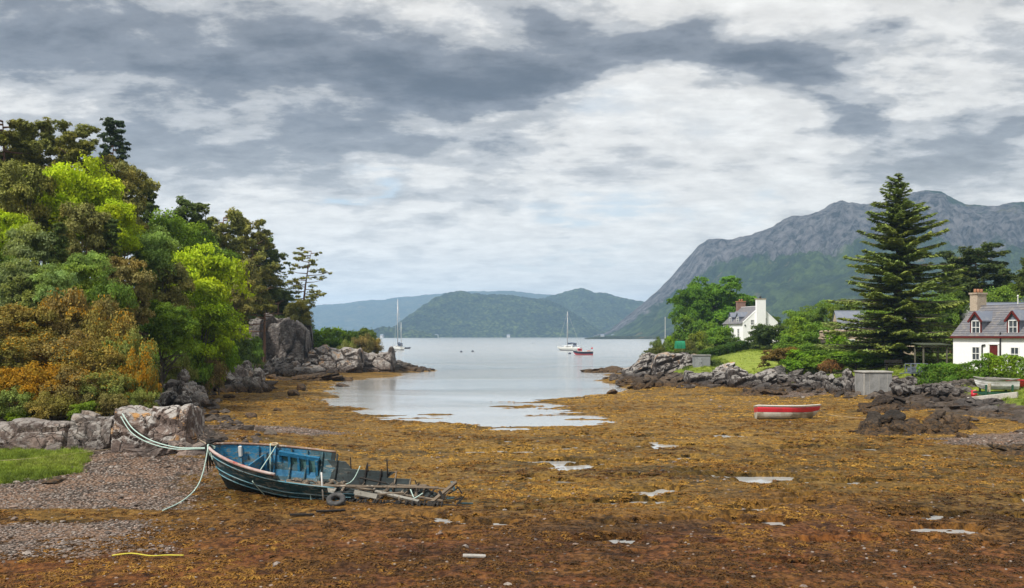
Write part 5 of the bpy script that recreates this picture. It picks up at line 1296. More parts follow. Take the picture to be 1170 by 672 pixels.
# tangle of fallen timbers in the open stern
tim = [((3.9, -.55, .62), (7.2, .25, .50), .07, drift), ((4.3, -1.0, .34), (6.4, -.35, .50), .06, drift), ((4.6, .1, .40), (7.5, -.55, .33), .07, drift), ((5.0, -1.05, .25), (5.6, -.3, .40), .05, char),
       ((5.7, -1.0, .25), (5.95, .2, .62), .07, drift), ((6.3, -1.0, .20), (6.9, -.2, .42), .05, char), ((6.9, -.95, .2), (6.5, .5, .36), .06, drift), ((5.6, -.35, .42), (6.9, -.75, .36), .10, pale_wood),
       ((4.9, .55, .55), (6.5, .35, .35), .05, char), ((7.15, -.7, .2), (7.75, .05, .85), .10, drift), ((7.3, -.75, .18), (7.62, .25, .60), .06, drift), ((6.1, .1, .52), (7.6, .3, .42), .05, drift),
       ((4.2, -.2, .30), (5.6, -.9, .45), .05, char), ((5.4, .3, .35), (6.8, .55, .45), .06, drift), ((4.0, -.95, .45), (5.3, -1.02, .30), .06, hull_blue), ((5.1, -.62, .46), (5.75, -.70, .44), .16, pale_wood)]
for a, b_, t_, mm in tim:
    a = (4 + (a[0] - 4) * 1.22, a[1], a[2] + .06); b_ = (4 + (b_[0] - 4) * 1.22, b_[1], b_[2] * .85 + .06)
    m = MB(); m.beam(a, b_, t_ * 1.0, t_ * .75, 0, r_.uniform(0, 1)); m.build('fallen_timber', mm, wk)
for k in range(34):                                             # small broken pieces
    x_ = r_.uniform(4.2, 9.0); y_ = r_.uniform(-1.0, .6); a_ = r_.uniform(0, 3.14); l_ = r_.uniform(.2, .7); z_ = .24 + .16 * r_.random() - .1 * y_
    m = MB(); m.beam((x_ - math.cos(a_) * l_ / 2, y_ - math.sin(a_) * l_ / 2, z_), (x_ + math.cos(a_) * l_ / 2, y_ + math.sin(a_) * l_ / 2, z_ + r_.uniform(-.1, .25)), r_.uniform(.03, .10), .03); m.build('wood_fragment', r_.choice((drift, char, char, in_dark, in_green)), wk)
for k in range(12):                                             # rotting gear heaped inside amidships
    x_ = r_.uniform(2.6, 4.6); y_ = r_.uniform(-.4, .5); m = MB(); m.tube([(x_ + .25 * math.cos(q_) * (1 + .3 * math.sin(3 * q_)), y_ + .22 * math.sin(q_), .42 + .10 * math.sin(2.3 * q_ + k) - .1 * y_) for q_ in np.linspace(0, 7.5, 18)], r_.uniform(.03, .06), 5); m.build('rotten_net', r_.choice((char, in_dark, drift)), wk, True)
for k in range(8):                                              # curved ribs lying in the bottom
    x_ = 4.5 + .5 * k; m = MB(); m.tube([(x_, -.95, .34), (x_ + .1, -.4, .20 + .03 * (k % 3)), (x_ + .12, .2, .24), (x_ + .2, .72, .40 - .01 * k)], [.04, .045, .04, .02], 5); m.build('fallen_rib', drift if k % 3 else char, wk, True)
m = MB(); m.prism([(3.3, -1.26, .10), (9.2, -.90, .12), (9.7, -.84, .26), (8.8, -.92, .36), (7.2, -1.08, .42), (4.8, -1.22, .40), (3.4, -1.26, .34)], (0, 0, 0), (0, .07, 0)); m.build('broken_bottom_plank', char, wk)
for k in range(46):                                             # black weed draped on the broken side
    x_ = r_.uniform(5.2, 8.4); m = MB(); l_ = r_.uniform(.12, .30); y_ = -1.16 + .10 * (x_ - 4.5) / 3
    m.tube([(x_, y_ + .06, .46), (x_ + r_.uniform(-.04, .04), y_ - .10, .44), (x_ + r_.uniform(-.1, .1), y_ - .16, .40 - l_)], [.03, .035, .012], 4); m.build('draped_weed', char, wk, True)
def dropped_rope(a, b_, sag, parent, mm, rad=.014, n=10, name='rope'):
    a = Vector(a); b_ = Vector(b_); m = MB()
    m.tube([a.lerp(b_, k / n) - Vector((0, 0, sag * math.sin(math.pi * k / n))) for k in range(n + 1)], rad, 5); return m.build(name, mm, parent, True)
dropped_rope(wP(.215, 1, 1, 0) + Vector((0, 0, .1)), wP(.22, -1, .75, .12), .02, wk, rope_mat, .018); dropped_rope(wP(.22, -1, .75, .12), wP(.245, -1, .38, .14), .0, wk, rope_mat, .018)
dropped_rope(wP(.19, 1, 1, 0) + Vector((0, 0, .1)), wP(.20, 1, .5, -.1), .0, wk, rope_mat, .018)
m = MB(); m.tube([wP(.205, 1, 1, .0) + Vector((.11 * math.cos(a), .11 * math.sin(a), .07 + .02 * (a % 1))) for a in np.linspace(0, 14, 26)], .035, 5); m.build('coiled_rope', rope_tan, wk, True)
dropped_rope((5.0, .9, .9), (4.7, .3, .45), .15, wk, rope_mat, .016); dropped_rope((7.0, -.5, .30), (7.6, -.5, .55), .06, wk, rope_mat, .02); dropped_rope((7.1, -.2, .55), (7.5, -.75, .22), .04, wk, rope_mat, .02)
dropped_rope((4.0, -1.05, .55), (4.1, -1.2, .1), .0, wk, rope_mat, .018)
# tyre
bpy.context.view_layer.update()
def torus(mb, R_, r, n=28, k=12, flat=1.0):
    V = []; F = []
    for i in range(n):
        for j in range(k):
            a, b_ = 2 * math.pi * i / n, 2 * math.pi * j / k; q = R_ + r * math.copysign(abs(math.cos(b_)) ** .6, math.cos(b_))
            V.append((q * math.cos(a), q * math.sin(a), r * flat * math.copysign(abs(math.sin(b_)) ** .6, math.sin(b_))))
    for i in range(n):
        for j in range(k): F.append((i * k + j, ((i + 1) % n) * k + j, ((i + 1) % n) * k + (j + 1) % k, i * k + (j + 1) % k))
    return mb.add(V, F)
m = MB(); torus(m, .22, .085); ty = m.build('tyre', rubber, None, True); q = at(384, 569, 30.75)
ty.location = (q.x, q.y, hz1(q.x, q.y) + .17); ty.rotation_euler = (R(30), R(4), R(-8)); tag(ty, 'old black tyre leaning against the side of the derelict boat', 'tyre')

# mooring ropes
def world_rope(label, pts, rad, mm, grp='mooring ropes', cat='rope', sub=6):
    P = [Vector(p) for p in pts]; out_ = []
    for i in range(len(P) - 1):
        p0, p1, p2, p3 = P[max(i - 1, 0)], P[i], P[i + 1], P[min(i + 2, len(P) - 1)]
        for k in range(sub):
            t = k / sub; out_.append(0.5 * ((2 * p1) + (p2 - p0) * t + (2 * p0 - 5 * p1 + 4 * p2 - p3) * t * t + (3 * p1 - p0 - 3 * p2 + p3) * t ** 3))
    out_.append(P[-1]); m = MB(); m.tube(out_, rad, 6); o = m.build('mooring_rope', mm, None, True); return tag(o, label, cat, grp)
def og(px, py, z=.3, lift=.03):
    p = on(px, py, z); p.z = hz1(p.x, p.y) + lift; return p
bh = at(246, 511, 33.2)
world_rope('pale green rope hanging from the bow down to the shingle', [bh, at(238, 508, 33.1), at(237, 516, 32.9), at(232, 540, 32.6), at(224, 558, 32.2), og(208, 571), og(186, 581)], .022, rope_mat)
world_rope('pale rope sagging from the rock to the bow, upper of two', [at(140, 473, 38.4), at(152, 490, 37.6), at(172, 503, 36.6), at(200, 511, 35.2), at(225, 512, 34.0), bh], .022, rope_mat)
world_rope('pale rope sagging from the rock to the bow, lower of two', [at(138, 476, 38.5), at(150, 494, 37.6), at(170, 506, 36.6), at(198, 513, 35.2), at(225, 513, 34.0), bh + Vector((0, -.05, -.03))], .018, rope_mat)
world_rope('knotted pale rope ends at the bow', [at(238, 508, 33.05), at(240, 520, 33.0), at(246, 524, 33.0), at(240, 512, 33.0), at(243, 526, 32.9)], .02, rope_mat)
world_rope('thin tan line lying across the grass and shingle at the left', [og(-10, 529, .8, .12), og(40, 527, .8, .12), og(90, 523, .8, .10), og(150, 519, .7, .06), og(215, 514, .6, .05), at(243, 512, 33.4)], .014, rope_tan)
world_rope('yellow rope lying on the red weed in the lower left', [og(128, 637, .2, .06), og(150, 636.5, .2, .07), og(172, 637, .2, .07), og(190, 636, .2, .07), og(210, 636, .2, .05)], .018, yellow_rope)
world_rope('thin line from the red and white dinghy to the shore', [at(937, 468, 63.0), at(942, 472, 63.3), og(950, 474, .2), og(975, 477, .2), og(995, 478, .2)], .018, rope_tan)

# ------------------------------------------------------------------ round-bilged hulls
def hull_fn(L, B, D, bow_rise=.25, stern_w=.72, keel_rise=.25, sheer=.10, box=.45, zp=1.6):
    def f(u, s, g, off=0.0):
        b_ = B / 2 * (stern_w + (1 - stern_w) * min(1, u / .45)) * (1 - max(0, (u - .45) / .55) ** 2.3) ** .85 + off
        zt = D * (1 + sheer * (2 * u - .9) ** 2 + bow_rise * max(0, (u - .5) / .5) ** 2)
        zb = D * keel_rise * max(0, (u - .7) / .3) ** 2
        e = box + (.95 - box) * max(0, (u - .5) / .5)
        return Vector(((u - .5) * L - (.10 * L * (1 - g) ** 1.4 * max(0, (u - .75) / .25) ** 1.5), s * b_ * g ** e, zb + (zt - zb) * g ** zp - off * (1 - g)))
    return f
def hull_shell(fn, g0, g1, mats, parent, name, nu=22, ng=7, off=0.0, thick=.03, inner=True):
    m = MB(); gs = np.linspace(g0, g1, ng); us = np.linspace(0, 1, nu + 1)
    for s in (-1, 1):
        V = [fn(u, s, g, off) for u in us for g in gs]; n0 = len(V)
        if inner: V += [fn(u, s, g, off - thick) for u in us for g in gs]
        F = [(i * ng + j, (i + 1) * ng + j, (i + 1) * ng + j + 1, i * ng + j + 1) for i in range(nu) for j in range(ng - 1)]; mi = [0] * len(F)
        if inner:
            F2 = [tuple(n0 + q for q in f[::-1]) for f in F]; mi += [len(mats) - 1] * len(F2); F += F2
            top = [(i * ng + ng - 1, (i + 1) * ng + ng - 1, n0 + (i + 1) * ng + ng - 1, n0 + i * ng + ng - 1) for i in range(nu)]; F += top; mi += [0] * nu
        o = len(m.v); m.v += V; m.f += [tuple(q + o for q in f) for f in F]; m.fm += mi
    # transom
    ring = [fn(0, -1, g, off) for g in gs[::-1]] + [fn(0, 1, g, off) for g in gs]
    o = len(m.v); m.v += ring + [p + Vector((.04, 0, 0)) for p in ring]; n = len(ring)
    m.f += [tuple(range(o, o + n)), tuple(range(o + n, o + 2 * n))[::-1]]; m.fm += [0, len(mats) - 1]
    ob = m.build(name, mats, parent, True)
    return ob
def rail_tube(fn, parent, mm, rad, name='gunwale', off=.01, g=1.0):
    m = MB()
    for s in (-1, 1): m.tube([fn(u, s, g, off) + Vector((0, 0, .01)) for u in np.linspace(0, 1, 24)], rad, 6)
    m.beam(fn(0, -1, g), fn(0, 1, g), rad * 1.8, rad * 1.8)
    return m.build(name, mm, parent, True)
white_gel = plain('white_gelcoat', (0.66, 0.66, 0.62), 0.35, .06, 1.6, (0.46, 0.44, 0.36), .03, None, .5, 0, .56)
red_gel = plain('red_gelcoat', (0.50, 0.022, 0.035), 0.35, .08, 2.0, (0.36, 0.02, 0.03), .03, None, .5)
grime = plain('grimy_white_bottom', (0.52, 0.50, 0.43), 0.6, .15, 1.1, (0.23, 0.19, 0.12), .1, None, .3, 0, .47)
navy = plain('navy_topsides', (0.02, 0.03, 0.06), 0.35, .1, 2, None, .02, None, .5)
alu = plain('mast_alloy', (0.45, 0.46, 0.47), 0.4, .08, 2, None, .02, None, .5, .4)
sailc = plain('furled_sail_cover', (0.03, 0.05, 0.10), 0.8, .1, 4)
dkgl = plain('dark_glass', (0.02, 0.025, 0.03), 0.12, .1, 2, None, 0, None, .6)
grey_wood = plain('grey_weathered_timber', (0.34, 0.32, 0.29), 0.85, .2, 2.5, (0.20, 0.18, 0.16), .3)

p = on(901, 478, .14)
dg = thing('rowing_dinghy', 'red and white dinghy lying alone on the brown weed', 'boat', (p.x, p.y, hz1(p.x, p.y) - .06), R(-4))
dg.rotation_euler = (R(-7), R(0), R(-3))
fn = hull_fn(4.15, 1.6, .82, .10, .80, .30, .05, .26, 1.25)
hull_shell(fn, 0.0, .60, [grime, whitep], dg, 'lower_hull'); hull_shell(fn, .60, .93, [red_gel, whitep], dg, 'red_topside', off=.012, ng=4); hull_shell(fn, .93, 1.0, [white_gel, whitep], dg, 'white_band', off=.02, ng=3)
rail_tube(fn, dg, white_gel, .035, off=.03)
for u in (.25, .5, .75):
    m = MB(); a = fn(u, -1, .75, -.04); b_ = fn(u, 1, .75, -.04); m.beam(a, b_, .24, .035); m.build('thwart', grey_wood, dg)

# old white boat on its cradle
p = at(1138, 445, 71.5); zb = hz1(p.x, p.y)
ob_ = thing('old_rowing_boat', 'old clinker boat in dull white propped on a green cradle on the grass', 'boat', (p.x, p.y, zb + .42), R(172)); ob_.rotation_euler = (R(6), 0, R(170))
fn = hull_fn(3.0, 1.3, .72, .18, .7, .3, .08)
oldw = plain('peeling_white_boat_paint', (0.50, 0.50, 0.48), 0.7, .2, 2.0, (0.30, 0.29, 0.27), .2, None, .3, 0, .5)
for k in range(5): hull_shell(fn, k / 5, (k + 1) / 5 + .02, [oldw, grey_wood], ob_, 'plank', off=.012 * (1 - k % 2), ng=3)
rail_tube(fn, ob_, grey_wood, .035)
for u in (.3, .55): m = MB(); m.beam(fn(u, -1, .8, -.03), fn(u, 1, .8, -.03), .2, .035); m.build('thwart', grey_wood, ob_)
m = MB(); m.box((-.1, 0, .80), (1.7, 1.0, .04), (.05, -.05, 0)); m.box((.5, .1, .84), (.9, .3, .05), (0, .1, .3)); m.build('loose_boards', grey_wood, ob_)
greenp = plain('green_painted_timber', (0.02, 0.085, 0.05), 0.7, .2, 3)
cr_ = thing('boat_cradle', 'dark green timber cradle under the old white boat', 'cradle', (p.x, p.y, zb - .05), R(172))
for x_ in (-.9, .9):
    m = MB(); m.beam((x_, -.75, .12), (x_, .75, .12), .14, .14); m.build('cross_beam', greenp, cr_)
    for s in (-1, 1): m = MB(); m.beam((x_, s * .62, .1), (x_, s * .70, .85), .12, .12); m.build('upright', greenp, cr_)
for s in (-1, 1): m = MB(); m.beam((-1.4, s * .55, .25), (1.4, s * .55, .25), .12, .14); m.build('runner', greenp, cr_)
q = at(1130, 446, 71.2); po = MB(); po.box((0, 0, .45), (.16, .16, 1.1), (0, .04, 0)); po = po.build('prop_post', plain('pale_post', (.44, .38, .29), .85, .2, 3), None, False, .01)
po.location = (q.x, q.y, hz1(q.x, q.y) - .05); tag(po, 'pale upright wooden post in front of the old white boat', 'post')
fn2 = hull_fn(3.0, 1.2, .5, .1, .8, .3)
rp = at(1172, 442, 73); rd = thing('red_dinghy', 'bright red dinghy on the grass cut by the right edge', 'boat', (rp.x, rp.y, hz1(rp.x, rp.y) + .05), R(178))
hull_shell(fn2, 0, 1, [red_gel, red_gel], rd, 'hull'); rail_tube(fn2, rd, red_gel, .03)
for u in (.35, .6): m = MB(); m.beam(fn2(u, -1, .8, -.03), fn2(u, 1, .8, -.03), .2, .03); m.build('thwart', grey_wood, rd)
q = at(1113, 440, 73); rb = thing('fuel_drum', 'small red drum left of the old white boat', 'drum', (q.x, q.y, hz1(q.x, q.y)))
m = MB(); m.tube([(0, 0, 0), (0, 0, .02), (0, 0, .27), (0, 0, .29), (0, 0, .31), (0, 0, .58), (0, 0, .6)], [.2, .22, .22, .235, .22, .22, .2], 16); m.build('body', red_gel, rb, True)
m = MB(); m.tube([(.08, 0, .6), (.08, 0, .65)], .04, 10); m.build('cap', whitep, rb)
q0, q1 = at(1106, 450, 69.5), at(1163, 456, 67.5)
m = MB(); m.beam((q0.x, q0.y, hz1(q0.x, q0.y) + .22), (q1.x, q1.y, hz1(q1.x, q1.y) + .22), .45, .42); bk = m.build('timber_baulk', plain('bleached_baulk', (.42, .39, .35), .85, .2, 1.5, (.24, .21, .18), .3), None, False, .03)
tag(bk, 'long bleached timber baulk lying on the rocks below the old boat', 'timber')
def plank_at(px, py, L, wd, rz, label, mm):
    p = og(px, py, .15, .05); m = MB(); m.box((0, 0, 0), (L, wd, .05)); o = m.build('driftwood_plank', mm, None, False, .008); o.location = p; o.rotation_euler = (.05, .04, rz); return tag(o, label, 'driftwood', 'driftwood on the weed')
plank_at(542, 638, .55, .16, .05, 'short grey plank lying on the weed right of the wreck', grey_wood)
plank_at(378, 587, .9, .10, .5, 'dark rotten plank on the weed in front of the wreck', char)
plank_at(345, 591, .7, .10, .3, 'thin dark stick on the weed below the wreck', char)

# ------------------------------------------------------------------ boats afloat
def yacht(px, py, L, mast_top_px, rz, label, topside, two=False):
    p = on(px, py, 0.0); y_ = thing('moored_yacht', label, 'yacht', (p.x, p.y, -.25), rz, 'boats moored in the bay')
    fn = hull_fn(L, L * .31, 1.35, .12, .62, .5, .05)
    hull_shell(fn, 0, .55, [navy, white_gel], y_, 'underbody', inner=False); hull_shell(fn, .55, 1.0, [topside, white_gel], y_, 'topside', off=.01)
    m = MB(); us = np.linspace(.02, .97, 14); V = [fn(u, -1, .97) for u in us] + [fn(u, 1, .97) for u in us]
    m.add(V, [(i, i + 1, 14 + i + 1, 14 + i) for i in range(13)]); m.build('deck', white_gel, y_)
    m = MB(); m.prism([(-.18 * L, -L * .10, 1.3), (.16 * L, -L * .07, 1.35), (.16 * L, L * .07, 1.35), (-.18 * L, L * .10, 1.3)], (0, 0, 0), (0, 0, .5)); ch = m.build('coachroof', white_gel, y_, False, .04)
    for s in (-1, 1): m = MB(); m.beam((-.13 * L, s * L * .097, 1.6), (.10 * L, s * L * .08, 1.62), .03, .2); m.build('window', dkgl, ch)
    hm = (py - mast_top_px) / FPX * p.y + .25
    m = MB(); m.tube([(.06 * L, 0, 1.4), (.06 * L, 0, hm)], [.16, .12], 8); ms = m.build('mast', alu, y_, True)
    for q in (.42, .70): m = MB(); m.beam((.06 * L, -.9, hm * q), (.06 * L, .9, hm * q), .07, .07); m.build('spreader', alu, ms)
    m = MB(); m.tube([(.05 * L, 0, 2.5), (-.33 * L, 0, 2.6)], .09, 6); m.build('boom', alu, y_, True)
    m = MB(); m.tube([(.04 * L, 0, 2.75), (-.12 * L, 0, 2.9), (-.32 * L, 0, 2.75)], [.25, .24, .14], 8); m.build('furled_sail', sailc, y_, True)
    for e in ((.5 * L, 0, 1.6), (-.5 * L, 0, 1.5), (.04 * L, L * .15, 1.4), (.04 * L, -L * .15, 1.4)):
        m = MB(); m.tube([e, (.06 * L, 0, hm * .98)], .028, 4); m.build('stay', alu, y_)
    if two:
        m = MB(); m.tube([(-.36 * L, 0, 1.4), (-.36 * L, 0, hm * .55)], [.12, .08], 7); m.build('mizzen_mast', alu, y_, True)
        m = MB(); m.tube([(-.36 * L, 0, 2.6), (-.52 * L, 0, 2.6)], .16, 7); m.build('mizzen_sail', sailc, y_, True)
    m = MB()
    for s in (-1, 1): m.tube([fn(u, s, 1.0) + Vector((0, 0, .55)) for u in np.linspace(.05, .95, 10)], .025, 4)
    for s in (-1, 1):
        for u in np.linspace(.08, .92, 7): m.tube([fn(u, s, 1.0), fn(u, s, 1.0) + Vector((0, 0, .56))], .022, 4)
    m.build('guard_rail', alu, y_)
    m = MB(); m.prism([(-.20 * L, -.8, 1.75), (-.30 * L, -.8, 1.75), (-.27 * L, -.75, 2.5), (-.21 * L, -.75, 2.4)], (0, 0, 0), (0, 1.6, 0)); m.build('spray_hood', sailc, y_)
    return y_
yacht(455, 400, 9.5, 342, R(115), 'two-masted white yacht moored near the left spit', white_gel, True)
yacht(650, 400.5, 9.5, 356, R(150), 'white sailing yacht with a single mast right of centre', white_gel)
def tender(px, py, L, rz, label, mm):
    p = on(px, py, 0.0); t = thing('inflatable_tender', label, 'dinghy', (p.x, p.y, -.08), rz); fn = hull_fn(L, L * .45, .5, .2, .8, .3)
    hull_shell(fn, 0, 1, [mm, mm], t, 'hull'); rail_tube(fn, t, mm, .12, 'side_tube'); m = MB(); m.beam(fn(.4, -1, .8), fn(.4, 1, .8), .25, .05); m.build('thwart', grey_wood, t); return t
tender(465, 398.5, 3.0, R(10), 'dark tender trailing behind the left yacht', navy)
tender(449, 402.3, 2.6, R(20), 'small pale rowing boat beside the left yacht', oldw)
p = on(666, 405.5, 0)
wb = thing('work_boat', 'small dark fishing boat with red and orange gear beside the right yacht', 'boat', (p.x, p.y, -.2), R(180), 'boats moored in the bay')
fn = hull_fn(5.6, 2.1, 1.15, .22, .8, .4, .08)
hull_shell(fn, 0, .6, [red_gel, grey_wood], wb, 'lower_hull', inner=False); hull_shell(fn, .6, 1, [navy, grey_wood], wb, 'topside', off=.01); rail_tube(fn, wb, whitep, .06)
m = MB(); m.prism([(.3, -.7, .7), (1.5, -.6, .8), (1.5, .6, .8), (.3, .7, .7)], (0, 0, 0), (0, 0, 1.2)); cb = m.build('wheelhouse', red_gel, wb, False, .04)
for s in (-1, 1): m = MB(); m.box((.9, s * .69, 1.62), (.7, .03, .35)); m.build('window', dkgl, cb)
m = MB(); m.box((-1.6, .1, 1.0), (.9, .8, .8)); m.build('fish_box', plain('orange_box', (.55, .10, .04), .6), wb, False, .03)
m = MB(); m.tube([(-2.2, 0, .8), (-2.3, 0, 2.3)], .05, 5); m.build('mast', alu, wb); m = MB(); m.box((-2.55, 0, 2.05), (.5, .03, .4)); m.build('flag', red_gel, wb)
m = MB(); m.tube([(.2, .3, 1.8), (.2, .3, 2.6)], .04, 5); m.build('aerial', alu, wb)
org = plain('orange_buoy', (.55, .14, .03), .5)
for px, py, lb in ((609, 392.5, 'small mooring buoy in the middle of the far bay'), (540, 402, 'mooring buoy on the water left of centre'), (527, 402.5, 'leftmost small mooring buoy on the water'), (651, 404.5, 'little buoy left of the red work boat')):
    p = on(px, py, 0); t = thing('mooring_buoy', lb, 'buoy', (p.x, p.y, 0), 0, 'mooring buoys')
    m = MB(); m.tube([(0, 0, -.25), (0, 0, -.15), (0, 0, .1), (0, 0, .35), (0, 0, .48)], [.1, .35, .45, .32, .06], 10); m.build('float', navy, t, True); m = MB(); m.tube([(0, 0, .45), (0, 0, .75)], .04, 5); m.build('ring_pole', alu, t)
# ================================================================== buildings
harl = plain('white_harling', (0.84, 0.84, 0.84), 0.85, .04, .8, (0.76, 0.76, 0.755), .25, 30, .2, 0, .55)
slate = plain('grey_slate', (0.135, 0.135, 0.15), 0.6, .2, 2.2, (0.20, 0.185, 0.17), .3, 9, .35, 0, .45)
slate_b = plain('blue_slate', (0.16, 0.18, 0.225), 0.55, .18, 2.2, (0.22, 0.23, 0.25), .3, 9, .4)
redp = plain('dark_red_trim', (0.115, 0.016, 0.014), 0.5, .1, 3, None, .05)
stone = plain('dressed_stone', (0.40, 0.33, 0.25), 0.9, .25, 2.2, (0.27, 0.215, 0.165), .4, 6)
clay = plain('clay_pot', (0.36, 0.17, 0.09), 0.8, .2, 5)
framew = plain('white_window_frame', (0.80, 0.80, 0.78), 0.45, .05, 3, (0.7, .7, .68), 0)
pane = plain('window_pane', (0.05, 0.06, 0.07), 0.08, .2, 1.5, (0.10, .11, .12), 0, None, .8)
black_iron = plain('black_iron', (0.02, 0.02, 0.022), 0.5, .1, 3)
beige = plain('beige_render', (0.50, 0.40, 0.29), 0.9, .12, 1.2, (0.40, .31, .22), .2)
concrete = plain('stained_concrete', (0.27, 0.268, 0.26), 0.9, .15, .9, (0.17, .168, .16), .25, 10, .2, 0, .46)
concrete_l = plain('pale_concrete', (0.38, 0.365, 0.335), 0.9, .15, 1.1, (0.26, .245, .21), .25, 10, .2, 0, .48)
greym = plain('grey_blue_metal', (0.13, 0.15, 0.19), 0.5, .15, 3, None, .05)

def window(parent, c, ax, wd, ht, bars=True, out=Vector((0, -1, 0)), name='window'):
    """c: centre on the wall face, ax: unit vector along the wall"""
    c = Vector(c); ax = Vector(ax); out = Vector(out); up = Vector((0, 0, 1)); Q = Matrix((ax, out, up)).transposed()
    m = MB(); m.box(c + out * .012, (wd, .02, ht), Q); w_ = m.build(name, pane, parent)
    fr = MB(); t = .07
    for s in (-1, 1):
        fr.box(c + ax * s * (wd / 2 - t / 2) + out * .04, (t, .05, ht), Q); fr.box(c + up * s * (ht / 2 - t / 2) + out * .038, (wd - 2 * t, .05, t), Q)
    if bars: fr.box(c + out * .037, (wd - 2 * t, .045, .05), Q); fr.box(c + out * .034, (.035, .04, ht - 2 * t), Q)
    fr.build('frame', framew, w_)
    m = MB(); m.box(c - up * (ht / 2 + .05) + out * .06, (wd + .16, .14, .07), Q); m.build('sill', framew, w_)
    return w_
def cottage(name, label, loc, rz, L, Dp, eave, ridge, wall_m, roof_m, base=-.6, ov=.18):
    """local frame: front wall along +X at y=0, depth along +Y"""
    t = thing(name, label, 'house', loc, rz, None)
    m = MB(); m.prism([(0, 0, base), (0, Dp, base), (0, Dp, eave), (0, Dp / 2, ridge), (0, 0, eave)], (0, 0, 0), (L, 0, 0)); m.build('wall', wall_m, t)
    sl = math.atan2(ridge - eave, Dp / 2); nn = Vector((0, -math.sin(sl), math.cos(sl)))
    rf = []
    for s in (0, 1):
        m = MB(); e = Vector((0, -ov * math.cos(sl), eave - ov * math.sin(sl))) + nn * .02; r_ = Vector((0, Dp / 2, ridge)) + nn * .02
        P = [e, r_, r_ + nn * .11, e + nn * .11]
        if s: P = [Vector((p.x, Dp - p.y, p.z)) for p in P][::-1]
        m.prism(P, (-ov * .5, 0, 0), (L + ov * .5, 0, 0)); rf.append(m.build('roof', roof_m, t))
    m = MB(); m.beam((-ov * .5, Dp / 2, ridge + .17), (L + ov * .5, Dp / 2, ridge + .17), .2, .08); m.build('ridge_cap', roof_m, rf[0])
    return t, rf
def slate_rows(t, rf, L, Dp, eave, ridge, roof_m, rows=13, ov=.18):
    """courses of slates laid as thin overlapping rows"""
    sl = math.atan2(ridge - eave, Dp / 2); run = math.hypot(ridge - eave, Dp / 2); nn = Vector((0, -math.sin(sl), math.cos(sl))); up = Vector((0, math.cos(sl), math.sin(sl)))
    for k in range(rows):
        a = Vector((0, 0, eave)) + up * (-ov + (run + ov) * k / rows); b_ = Vector((0, 0, eave)) + up * (-ov + (run + ov) * (k + 1) / rows)
        m = MB(); m.prism([a + nn * .133, b_ + nn * .133, b_ + nn * .140, a + nn * .165], (-ov * .5 + .02, 0, 0), (L + ov * .5 - .02, 0, 0)); m.build('slate_course', roof_m, rf[0])
def dormer(t, x0, x1, eave, ridge, Dp, z0, zt, za, wall_m, roof_m, trim, win_h, set_back=.25):
    """gabled dormer on the front slope between x0 and x1"""
    sl = (ridge - eave) / (Dp / 2); y0 = set_back; xm = (x0 + x1) / 2
    yb = (zt - eave) / sl; yr = (za - eave) / sl
    m = MB(); m.add([(x0, y0, z0), (x1, y0, z0), (x1, y0, zt), (xm, y0, za - .05), (x0, y0, zt), (x0, yb, zt), (x1, yb, zt)], [(0, 1, 2, 3, 4), (0, 4, 5), (1, 6, 2)])
    d_ = m.build('dormer', wall_m, t)
    for s in (-1, 1):
        xe = x0 - .14 if s < 0 else x1 + .14; m = MB(); dz_ = .1
        ze = zt - .12
        m.add([(xe, y0 - .15, ze), (xm, y0 - .15, za), (xm, yr, za), (xe, yb - .1, ze), (xe, y0 - .15, ze + dz_), (xm, y0 - .15, za + dz_), (xm, yr, za + dz_), (xe, yb - .1, ze + dz_)],
              [(0, 1, 2, 3), (4, 7, 6, 5), (0, 4, 5, 1), (3, 2, 6, 7), (0, 3, 7, 4)]); m.build('dormer_roof', roof_m, d_)
        m = MB(); m.beam((xe, y0 - .18, ze - .02), (xm, y0 - .18, za - .02), .06, .17); m.build('barge_board', trim, d_)
        m = MB(); m.box((x0 + .06 if s < 0 else x1 - .06, y0 - .03, (z0 + zt) / 2), (.14, .06, zt - z0)); m.build('dormer_trim', trim, d_)
    window(d_, (xm, y0, (z0 + zt) / 2 + .06), (1, 0, 0), (x1 - x0) - .24, win_h)
    return d_

# red-trimmed cottage, right edge
A = at(1089, 384, 84.0); th = -R(66); zg = 2.85
L, Dp, ev, rd_ = 12.0, 5.2, 5.43 - zg, 7.85 - zg
cot, rf = cottage('white_cottage', 'white cottage with red-trimmed dormers behind the hedge at the right edge', (A.x, A.y, zg), th, L, Dp, ev, rd_, harl, slate, -1.6)
slate_rows(cot, rf, L, Dp, ev, rd_, slate)
m = MB(); m.box((L / 2, -.20, ev - .10), (L + .2, .10, .16)); m.build('fascia', redp, cot)
for x0 in (1.7, 5.25): dormer(cot, x0, x0 + 1.1, ev, rd_, Dp, ev + .02, ev + 1.30, ev + 2.0, slate_b, slate_b, redp, 1.15, .12)
dormer(cot, 8.8, 9.9, ev, rd_, Dp, ev + .02, ev + 1.30, ev + 2.0, slate_b, slate_b, redp, 1.15, .12)
window(cot, (2.35, 0, ev - 1.45), (1, 0, 0), .8, 1.15); window(cot, (6.05, 0, ev - 1.45), (1, 0, 0), .8, 1.15); window(cot, (9.4, 0, ev - 1.45), (1, 0, 0), .75, 1.15)
m = MB(); m.box((4.12, -.02, ev - 1.65), (.8, .05, 1.9)); dr = m.build('door', redp, cot)
m = MB(); m.box((4.12, -.06, ev - .66), (1.0, .12, .10)); m.box((3.67, -.05, ev - 1.6), (.10, .1, 1.9)); m.box((4.57, -.05, ev - 1.6), (.10, .1, 1.9)); m.build('door_frame', framew, dr)
